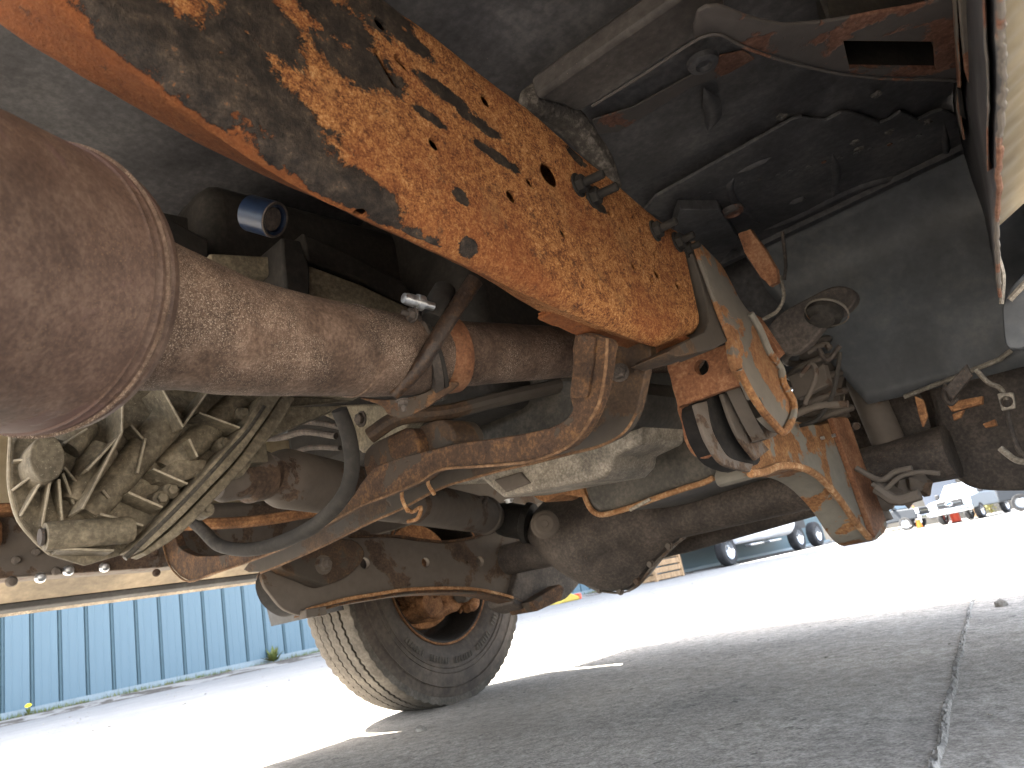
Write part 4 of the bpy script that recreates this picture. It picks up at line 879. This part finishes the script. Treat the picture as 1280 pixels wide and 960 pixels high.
# rusty inner corner seen past the beam
g=MB(); g.lathe(at(878,76,Z=.845),(0,0,-1),[(0,.020),(.006,.018),(.008,.010),(.003,.008)],22,True); part(g,'floor_plug',M_floor,T)
for (a,b_) in ((870,275),(915,262)):
    g=MB(); g.lathe(at(a,b_,Z=.85),(0,0,-1),[(0,.020),(.008,.018),(.010,.012),(.006,.010),(.006,0)],22,True); part(g,'floor_plug',M_floorr,T)
slab([(740,150),(790,135),(868,92),(900,70),(930,64),(944,74),(912,92),(860,112),(806,146),(772,166),(748,168)],.866,.003,'seam_strip',M_floorr)
slab([(838,300),(850,262),(900,262),(925,300),(900,330)],.84,.02,'floor_gusset',M_floor)
# near sill: inner wall, ragged lower edge, flange strips and outer skin
SE=[(1250,-60),(1252,40),(1254,110),(1250,170),(1248,240),(1246,300),(1250,370)]
sl_=spl([at(x,y,Z=.48) for x,y in SE],4)
rr=random.Random(12)
den=[]; denr=[]
for a,b_ in zip(sl_,sl_[1:]):
    for k in range(3):
        q=a.lerp(b_,k/3); den.append(q); denr.append(q+V(.001*mnoise.noise(q*90)+rr.uniform(-.0005,.0005),0,.0025*mnoise.noise(q*60)))
den.append(sl_[-1]); denr.append(sl_[-1])
TOPE=[at(x,y,Z=FZ+.012) for x,y in [(1186,-60),(1190,20),(1192,60),(1194,100),(1192,128),(1196,150),(1204,190),(1212,225),(1222,262),(1230,300),(1236,330),(1240,360)]]
tden=[]
for a,b_ in zip(TOPE,TOPE[1:]):
    for k in range(20): tden.append(a.lerp(b_,k/20))
tden.append(TOPE[-1])
rows2=[]
for _i,p in enumerate(den):
    q=tden[min(len(tden)-1,int(_i*(len(tden)-1)/(len(den)-1)))]
    rows2.append([p,p.lerp(q,.08),p.lerp(q,.35)+V(.004,0,0),p.lerp(q,.7)+V(.006,0,0),q])
g=MB()
g.loft(rows2,False,False); si=part(g,'inner_sill',M_floor,T,solid=.003,label='dark inner sill with a ragged rusty lower edge')
g=MB(); g.tube(denr,[.0014+.0008*rr.random() for _ in den],7); part(g,'rusted_edge',M_sill,si)
g=MB(); rows=[]
for i,p in enumerate(den[:int(len(den)*.80)]):
    w_=1.0; rows.append([p+V(.0002,0,.0005),p+V(.03,-.004,.012+.002*math.sin(i*1.7)),p+V(.08,-.01,.035),p+V(.13,-.02,.10),p+V(.15,-.02,.25)])
g.loft(rows,False,False); part(g,'outer_sill_skin',M_tan,T,solid=.002,label='tan outer sill skin at the upper right edge')
for l,m,z in (([(1196,-20),(1222,-20),(1228,60),(1226,122),(1218,126),(1206,90)],M_sill,.70),([(1236,-20),(1248,-20),(1250,100),(1246,125),(1240,128),(1240,60)],M_sill,.53)):
    slab(l,z,.004,'sill_flange',m,T)
for l in ([(1196,110),(1202,112),(1208,150),(1200,145)],[(1210,145),(1216,152),(1233,196),(1226,192)]):
    slab(l,.70,.002,'drain_slot',M_dark,T)
for u0,u1,i1,nm in ((.62,.90,.52,'rust_flange'),(.03,.12,.60,'rust_flange')):
    g=MB(); rows=[]; m_=int(len(den)*i1)
    for i in range(m_):
        p=den[i]; q=tden[min(len(tden)-1,int(i*(len(tden)-1)/(len(den)-1)))]; w_=(u1-u0)*(.35+.65*min(1,(m_-i)/6)); o_=V(-.006,0,-.002)
        j_=.012*mnoise.noise(p*50)
        rows.append([p.lerp(q,u0+j_)+V(.004,0,0)*u0+o_,p.lerp(q,u0+w_*.5)+V(.004,0,0)+o_*1.3,p.lerp(q,u0+w_+j_)+V(.006,0,0)+o_])
    g.loft(rows,False,False); part(g,nm,M_sill,si,solid=.001)
# inner splash shield (behind the near wheel)
g=MB(); rows=[]
LB=[(1066,503),(1100,494),(1130,492),(1180,475),(1220,462),(1250,449),(1262,442)]
for i in range(26):
    u=i/25; x0_=.60; x=lerp(.60,.97,u); zb=lerp(.497,.478,u); r=[]
    for z in [zb+(.872-zb)*k/14 for k in range(15)]:
        k=(z-zb)/(.872-zb); y=1.50+(.012*math.sin(u*3)) - 1.1*max(0,k-.72)**2
        x=lerp(lerp(.62,.50,min(1,k*1.3)),.97,u)
        r.append((x,y+.0,z+.002*mnoise.noise(Vector((x*8,z*8,2)))))
    rows.append(r)
g.loft(rows,False,False); sp_=part(g,'splash_shield',M_liner,T,solid=.003,label='large smooth dark splash shield behind the near wheel')
g=MB(); g.tube([at(1130,496,Y=1.485),at(1190,473,Y=1.485),at(1250,449,Y=1.485),at(1264,438,Y=1.485)],.0042,8); part(g,'metal_edge',M_pan,sp_)
g=MB(); g.prism(spl(pts([(1256,372),(1290,340),(1300,420),(1262,436),(1254,410)],Y=1.16),3,True),(0,.02,0)); part(g,'plastic_clip',M_liner,T,bevel=.002)
g=MB(); g.tube(spl(pts([(1247,318),(1254,345),(1252,380)],Y=1.15),4),.003,6); g.tube(spl(pts([(1262,375),(1285,350)],Y=1.15),4),.004,6); part(g,'trim_wire',M_pan,T)
g=MB(); g.tube(pts([(600,505),(700,480),(860,470),(980,470)],Y=1.6),.02,8); part(g,'heater_pipe',M_axle,T)
# firewall and toe board closing the engine bay
g=MB(); g.box((0,1.42,1.02),(1.9,.02,.34)); part(g,'firewall',M_floor,T)
# ---- outer body: what shades the ground
body=MB()
def sidep(x):
    return [V(x,-.55,.52),V(x,1.15,.50),V(x,1.19,.79),V(x,1.30,.94),V(x,1.60,1.0),V(x,1.90,.94),V(x,1.99,.78),V(x,2.03,.40),V(x,2.42,.44),V(x,2.42,1.18),V(x,1.15,1.25),V(x*.86,.75,1.92),V(x*.86,-.5,1.92),V(x,-.55,1.25)]
for x in (-1.0,):
    g=MB(); g.prism(sidep(x),(.03,0,0)); part(g,'body_side',M_tan,T,smooth=False,label='tan body side')
g=MB(); g.prism([V(1.22,-.45,.62),V(1.22,.9,.62),V(1.10,1.16,.80),V(1.06,1.30,.94),V(1.06,1.60,1.0),V(1.06,1.90,.94),V(1.06,2.04,.80),V(1.06,2.10,.52),V(1.06,2.42,.55),V(1.06,2.42,1.18),V(1.06,1.15,1.25),V(1.06,-.45,1.25)],(-.02,0,0)); part(g,'body_side',M_tan,T,smooth=False)
g=MB(); g.box((0,1.78,1.20),(1.98,1.26,.04)); part(g,'hood',M_tan,T,bevel=.01)
g=MB(); g.box((0,.15,1.93),(1.75,1.3,.03)); g.box((0,-.55,1.42),(1.98,.03,1.0)); g.box((0,.92,1.56),(1.8,.03,.8),Matrix.Rotation(R_(-32),3,'X')); part(g,'cab_shell',M_tan,T)
g=MB(); g.box((0,2.48,.62),(1.9,.12,.20)); part(g,'front_bumper',M_pan,T,bevel=.02)
g=MB(); g.box((0,2.40,.95),(1.5,.05,.40)); part(g,'grille',M_trim,T)
for x in (-.86,.86):
    g=MB(); g.lathe((x-.12,-2.2,.4),(1,0,0),[(0,.2),(0,.38),(.02,.4),(.22,.4),(.24,.38),(.24,.2)],40,True); part(g,'rear_wheel',M_tyre,T)

for x,w_ in ((-.98,.36),):
    g=MB(); rows=[]
    for k in range(25):
        a=math.pi*(k/24*1.16-.08); rows.append([V(x,1.60+.50*math.cos(a),.45+.50*math.sin(a)),V(x+w_,1.60+.50*math.cos(a),.45+.50*math.sin(a))])
    g.loft(rows,False,False); part(g,'wheel_arch_liner',M_trim,T,solid=.004)
for y in (-.9,-2.2):
    g=MB(); g.box((0,y,.70),(1.1,.08,.10)); part(g,'rear_cross_member',M_arm,T,bevel=.01)
for x in (-.60,.60):
    g=MB(); g.box((x,-1.9,.80),(.07,2.6,.16)); part(g,'rear_frame_rail',M_arm,T,bevel=.01)

# ================================================================== BACKGROUND THINGS
M_white=flat('white_paint',(.74,.75,.77),.35); M_chrome=flat('polished_metal',(.62,.64,.66),.2,1.0); M_black=flat('black_plastic',(.02,.02,.022),.6)
M_glass=flat('car_glass',(.02,.04,.06),.35); M_silverblue=flat('pale_blue_paint',(.22,.27,.33),.3,.2); M_dcar=flat('dark_car_paint',(.02,.024,.03),.8); M_pkp=flat('pickup_paint',(.15,.175,.20),.5); M_or=flat('safety_orange',(.85,.22,.03),.5); M_red=flat('red_orange_plastic',(.80,.10,.05),.5)
M_lens=flat('lamp_glass',(.65,.68,.70),.1); M_emb=flat('emblem_blue',(.02,.06,.25),.3); M_wood=rusty('crate_wood',(.20,.12,.06),(.34,.22,.12),(.46,.32,.19),fine=80,mid=12,bmp=.002,stretch=(1,6,1)); M_gp=flat('grey_paint',(.16,.18,.22),.35)
def wheel_bg(par,c,axis,r,w,hub=M_chrome):
    e=bpy.data.objects.new('wheel',None); COL.objects.link(e); e.parent=par
    A=Vector(axis).normalized(); c=Vector(c)
    g=MB(); g.lathe(c-A*w/2,A,[(0,r*.6),(0,r*.93),(w*.15,r),(w*.85,r),(w,r*.93),(w,r*.6)],36); part(g,'tyre',M_trim,e)
    g=MB(); g.lathe(c-A*w/2,A,[(w*.9,r*.62),(w*.98,r*.60),(w*.8,r*.52),(w*.55,r*.45),(w*.55,r*.22),(w*.95,r*.18),(w*1.0,.001)],30); g.lathe(c-A*w/2,A,[(w*.1,r*.62),(w*.3,r*.5),(w*.3,.001)],30); part(g,'rim',hub,e)
    return e
# parked highway truck beside the wall; its side faces the lane
def local(org,ang):
    m=Matrix.Rotation(ang,3,'Z'); return lambda x,y,z: m@Vector((x,y,z))
SX,SY=-8.3,17.3
sem=empty('semi_truck',(SX,SY,0),'white highway truck with polished wheels parked beside the blue building','truck')
ff=local(None,R_(0))
for y in (0.25,4.6,6.0): wheel_bg(sem,(0,y,.37),(1,0,0),.37,.24); wheel_bg(sem,(-2.0,y,.37),(1,0,0),.37,.24)
g=MB(); g.lathe((-.05,.85,.84),(0,1,0),[(0,.05),(0,.34),(.03,.36),(3.2,.36),(3.23,.34),(3.23,.05)],30); part(g,'fuel_tank',M_white,sem)
g=MB(); g.prism([V(.10,-.9,.95),V(.10,3.4,.95),V(.10,3.4,1.55),V(.10,-.9,1.55)],(-2.3,0,0)); part(g,'body',M_white,sem,bevel=.03)
g=MB(); g.box((-1,2.5,2.3),(2.2,6.6,1.6)); part(g,'cab',M_white,sem,bevel=.1)
for y in (1.3,2.4):
    g=MB(); g.box((.28,y,.40),(.2,.7,.05)); part(g,'step',M_chrome,sem,bevel=.01)
g=MB(); g.box((-1,3,.75),(1.0,7.4,.25)); part(g,'chassis',M_black,sem)
g=MB(); g.box((-1,-.95,.72),(2.3,.2,.35)); part(g,'bumper',M_silverblue,sem,bevel=.03)
# white pickup facing the lane
def pickup(loc,ang,label,paint,cat,emblem=True,s=1.0,grp=None):
    r=empty('parked_car',loc,label,cat); r.rotation_euler=(0,0,ang); 
    # front faces -Y locally
    g=MB(); g.prism([V(-.97*s,-2.6*s,.55),V(-.97*s,-2.6*s,1.12),V(-.97*s,-1.35*s,1.22),V(-.97*s,2.4*s,1.20),V(-.97*s,2.4*s,.55)],(1.94*s,0,0)); part(g,'body',paint,r,bevel=.07,seg=3)
    g=MB(); a=[V(-.90*s,-1.45*s,1.18),V(.90*s,-1.45*s,1.18),V(.92*s,1.0*s,1.2),V(-.92*s,1.0*s,1.2)]; b_=[V(-.72*s,-.75*s,1.84),V(.72*s,-.75*s,1.84),V(.74*s,.8*s,1.84),V(-.74*s,.8*s,1.84)]
    g.loft([a,b_],True); part(g,'cabin',paint,r,bevel=.05,seg=3)
    g=MB(); g.prism([V(-.80*s,-1.44*s,1.24),V(.80*s,-1.44*s,1.24),V(.68*s,-.86*s,1.77),V(-.68*s,-.86*s,1.77)],(0,-.02,.012)); part(g,'windscreen',M_glass,r)
    g=MB(); g.box((0,-2.63*s,.93),(1.15*s,.08,.32)); gr=part(g,'grille',M_black,r,bevel=.02)
    g=MB(); g.box((0,-2.69*s,.93),(1.10*s,.03,.035)); part(g,'grille_bar',M_chrome,gr)
    if emblem:
        g=MB(); g.prism([V(math.cos(t/24*6.283)*.16*s,-2.72*s,.93+math.sin(t/24*6.283)*.07) for t in range(24)],(0,.03,0)); em=part(g,'emblem',M_emb,gr)
        g=MB(); g.tube([V(math.cos(t/24*6.283)*.16*s,-2.725*s,.93+math.sin(t/24*6.283)*.07) for t in range(25)],.010,6); part(g,'emblem_ring',M_chrome,gr)
    for x in (-.78,.78):
        g=MB(); g.box((x*s,-2.60*s,.95),(.34*s,.10,.30)); part(g,'headlight',M_lens,r,bevel=.03)
        g=MB(); g.box((x*s*1.28,-1.25*s,1.35),(.20,.10,.24)); part(g,'mirror',M_black,r,bevel=.03)
        g=MB(); g.prism([V(x*1.18*s,-1.2*s,1.26),V(x*1.18*s,.85*s,1.28),V(x*1.0*s,.7*s,1.74),V(x*1.0*s,-.7*s,1.74)],(.01 if x>0 else -.01,0,0)); part(g,'side_window',M_glass,r)
        for y in (-1.75,1.55): wheel_bg(r,(x*1.10*s,y*s,.38),(1 if x>0 else -1,0,0),.38,.24)
    g=MB(); g.box((0,-2.70*s,.60),(1.95*s,.18,.22)); part(g,'bumper',M_chrome,r,bevel=.04)
    g=MB(); g.box((0,-2.80*s,.62),(.32*s,.01,.16)); part(g,'licence_plate',M_white,r)
    return r
_p=at(1222,648,Z=-.35)
pickup(_p,R_(-8),'white pickup facing the lane with blue oval emblem on its black grille',M_pkp,'pickup')
_p=at(1112,668,Z=-.35); pickup(_p+V(-1.0,3,0),R_(80),'dark car side-on with silver wheels left of the white pickup',M_dcar,'car',False,.92)
pickup(at(1300,636,Z=-.35)+V(.5,3,0),R_(96),'blue grey car at the far right beyond the sunlit lane',M_dcar,'car',False,.95)
def cone(x,y,label,mat,h,r,nm,cat):
    e=empty(nm,(x,y,gz(y)),label,cat)
    if nm=='traffic_cone':
        g=MB(); g.lathe((0,0,.03),(0,0,1),[(0,r),(h*.35,r*.68)],20); g.lathe((0,0,.03),(0,0,1),[(h*.55,r*.48),(h,r*.15),(h,0)],20); part(g,'cone',mat,e)
        g=MB(); g.lathe((0,0,.03),(0,0,1),[(h*.35,r*.69),(h*.55,r*.49)],20); part(g,'reflective_band',M_white,e)
        g=MB(); g.box((0,0,.02),(r*2.6,r*2.6,.04)); part(g,'base',M_black,e,bevel=.01)
    else:
        g=MB(); g.lathe((0,0,0),(0,0,1),[(0,r),(h*.3,r*.97),(h*.31,r*.9),(h*.62,r*.86),(h*.63,r*.78),(h*.97,r*.7),(h,r*.5),(h,0)],24); part(g,'drum',mat,e)
        g=MB(); g.lathe((0,0,0),(0,0,1),[(h*.34,r*.905),(h*.48,r*.885)],24); part(g,'reflective_band',M_white,e)
        g=MB(); g.lathe((0,0,0),(0,0,1),[(0,r*1.3),(.06,r*1.25),(.06,r*.9)],24); part(g,'base',M_black,e)
_c=at(1196,652,Z=-.30)
cone(_c.x,_c.y,'red orange traffic drum standing in front of the white pickup',M_red,1.35,.22,'traffic_drum','traffic drum')
_c=at(1150,659,Z=-.30)
cone(_c.x,_c.y,'slim orange cone left of the white pickup',M_or,1.25,.17,'traffic_cone','traffic cone')
# dry bush right of the pickup
e=empty('dry_bush',at(1240,642,Z=-.35),'dry yellow green bush right of the white pickup','bush'); g=MB(); rb=random.Random(5)
for i in range(420):
    a=rb.random()*6.283; q=V(math.cos(a)*rb.random()*.35,math.sin(a)*rb.random()*.35,.1+rb.random()*1.1); s_=.09; d=V(rb.uniform(-1,1),rb.uniform(-1,1),rb.uniform(-.3,1)).normalized()*s_; n_=d.cross(V(0,0,1)).normalized()*s_*.4
    g.add([q-d,q+n_,q+d,q-n_],[(0,1,2,3)])
part(g,'crown',flat('dry_leaf',(.30,.28,.10)),e,smooth=False); g=MB(); g.tube([(0,0,0),(.02,0,.7)],.03,8); part(g,'trunk',M_wood,e)
# crate and yellow chock near the wall
p=at(826,716,Z=0); p=V(-8.9,15.0,0)
e=empty('wooden_crate',p,'weathered wooden crate by the kerb, seen under the axle housing','crate')
for k in range(4):
    g=MB(); g.box((0,0,.08+k*.15),(.9,1.2,.12)); part(g,'plank',M_wood,e,bevel=.006)
for a,b_ in ((-.43,-.56),(.43,-.56),(-.43,.56),(.43,.56)):
    g=MB(); g.box((a,b_,.30),(.07,.07,.62)); part(g,'post',M_wood,e,bevel=.004)
e=empty('wheel_chock',(-8.35,11.0,0),'yellow wedge lying by the kerb just right of the radius arm','chock')
g=MB(); g.prism([V(-.2,-.3,0),V(-.2,.3,0),V(-.2,.3,.06),V(-.2,0,.17)],(.4,0,0)); part(g,'wedge',flat('yellow_plastic',(.40,.30,.05)),e,bevel=.02); g=MB(); g.box((0,.32,.06),(.42,.06,.10)); part(g,'red_handle',M_red,e,bevel=.01)
# long pale shed and trees far behind
e=empty('far_shed',(10,60,-.36),'long pale shed far beyond the parked vehicles','building'); g=MB(); g.box((0,0,2.0),(70,10,4)); part(g,'wall',flat('pale_wall',(.12,.11,.095)),e)
g=MB(); g.prism([V(-35.5,-5.6,3.9),V(-35.5,0,5.6),V(-35.5,5.6,3.9)],(71,0,0)); part(g,'roof',flat('roof_sheet',(.13,.14,.15)),e)
for i in range(14):
    g=MB(); g.box((-32+i*4.9,-5.03,1.7),(2.2,.10,2.6)); part(g,'door',M_gp,e,bevel=.02)
def tree(x,y,h,seed,label):
    e=empty('leafy_tree',(x,y,gz(y)),label,'tree'); rt=random.Random(seed); g=MB(); g.tube([(0,0,0),(.1,0,h*.4),(.0,.1,h*.75)],[.25,.16,.06],9)
    for k in range(6): a=rt.random()*6.28; g.tube([(.08,0,h*.35+k*.25),(math.cos(a)*h*.2,math.sin(a)*h*.2,h*.55+k*.3)],[.08,.03],6)
    part(g,'trunk',M_wood,e); g=MB(); cl=[V(rt.gauss(0,.17),rt.gauss(0,.17),rt.uniform(.42,.95))*h for _ in range(16)]
    for i in range(2600):
        c=rt.choice(cl); q=c+V(rt.gauss(0,1),rt.gauss(0,1),rt.gauss(0,.8))*h*.075; s_=.16; d=V(rt.uniform(-1,1),rt.uniform(-1,1),rt.uniform(-1,1)).normalized()*s_; n_=d.cross(V(.2,.1,1)).normalized()*s_*.5
        g.add([q-d,q+n_,q+d,q-n_],[(0,1,2,3)])
    part(g,'crown',M_grass,e,smooth=False)
tree(-9,48,8,1,'tall leafy tree behind the white pickup'); tree(1,46,7,2,'leafy tree behind the far right car'); tree(-14,52,9,3,'leafy tree beyond the end of the blue building')

g=MB(); g.box((.50,1.57,.78),(.44,.012,.34)); part(g,'inner_fender',M_floor,T,bevel=.002)

g=MB(); g.prism(pts([(1060,430),(1330,430),(1330,560),(1182,575),(1112,592),(1050,582)],Y=1.66),(0,.01,0)); part(g,'dust_shield',M_axle,T,bevel=.002)
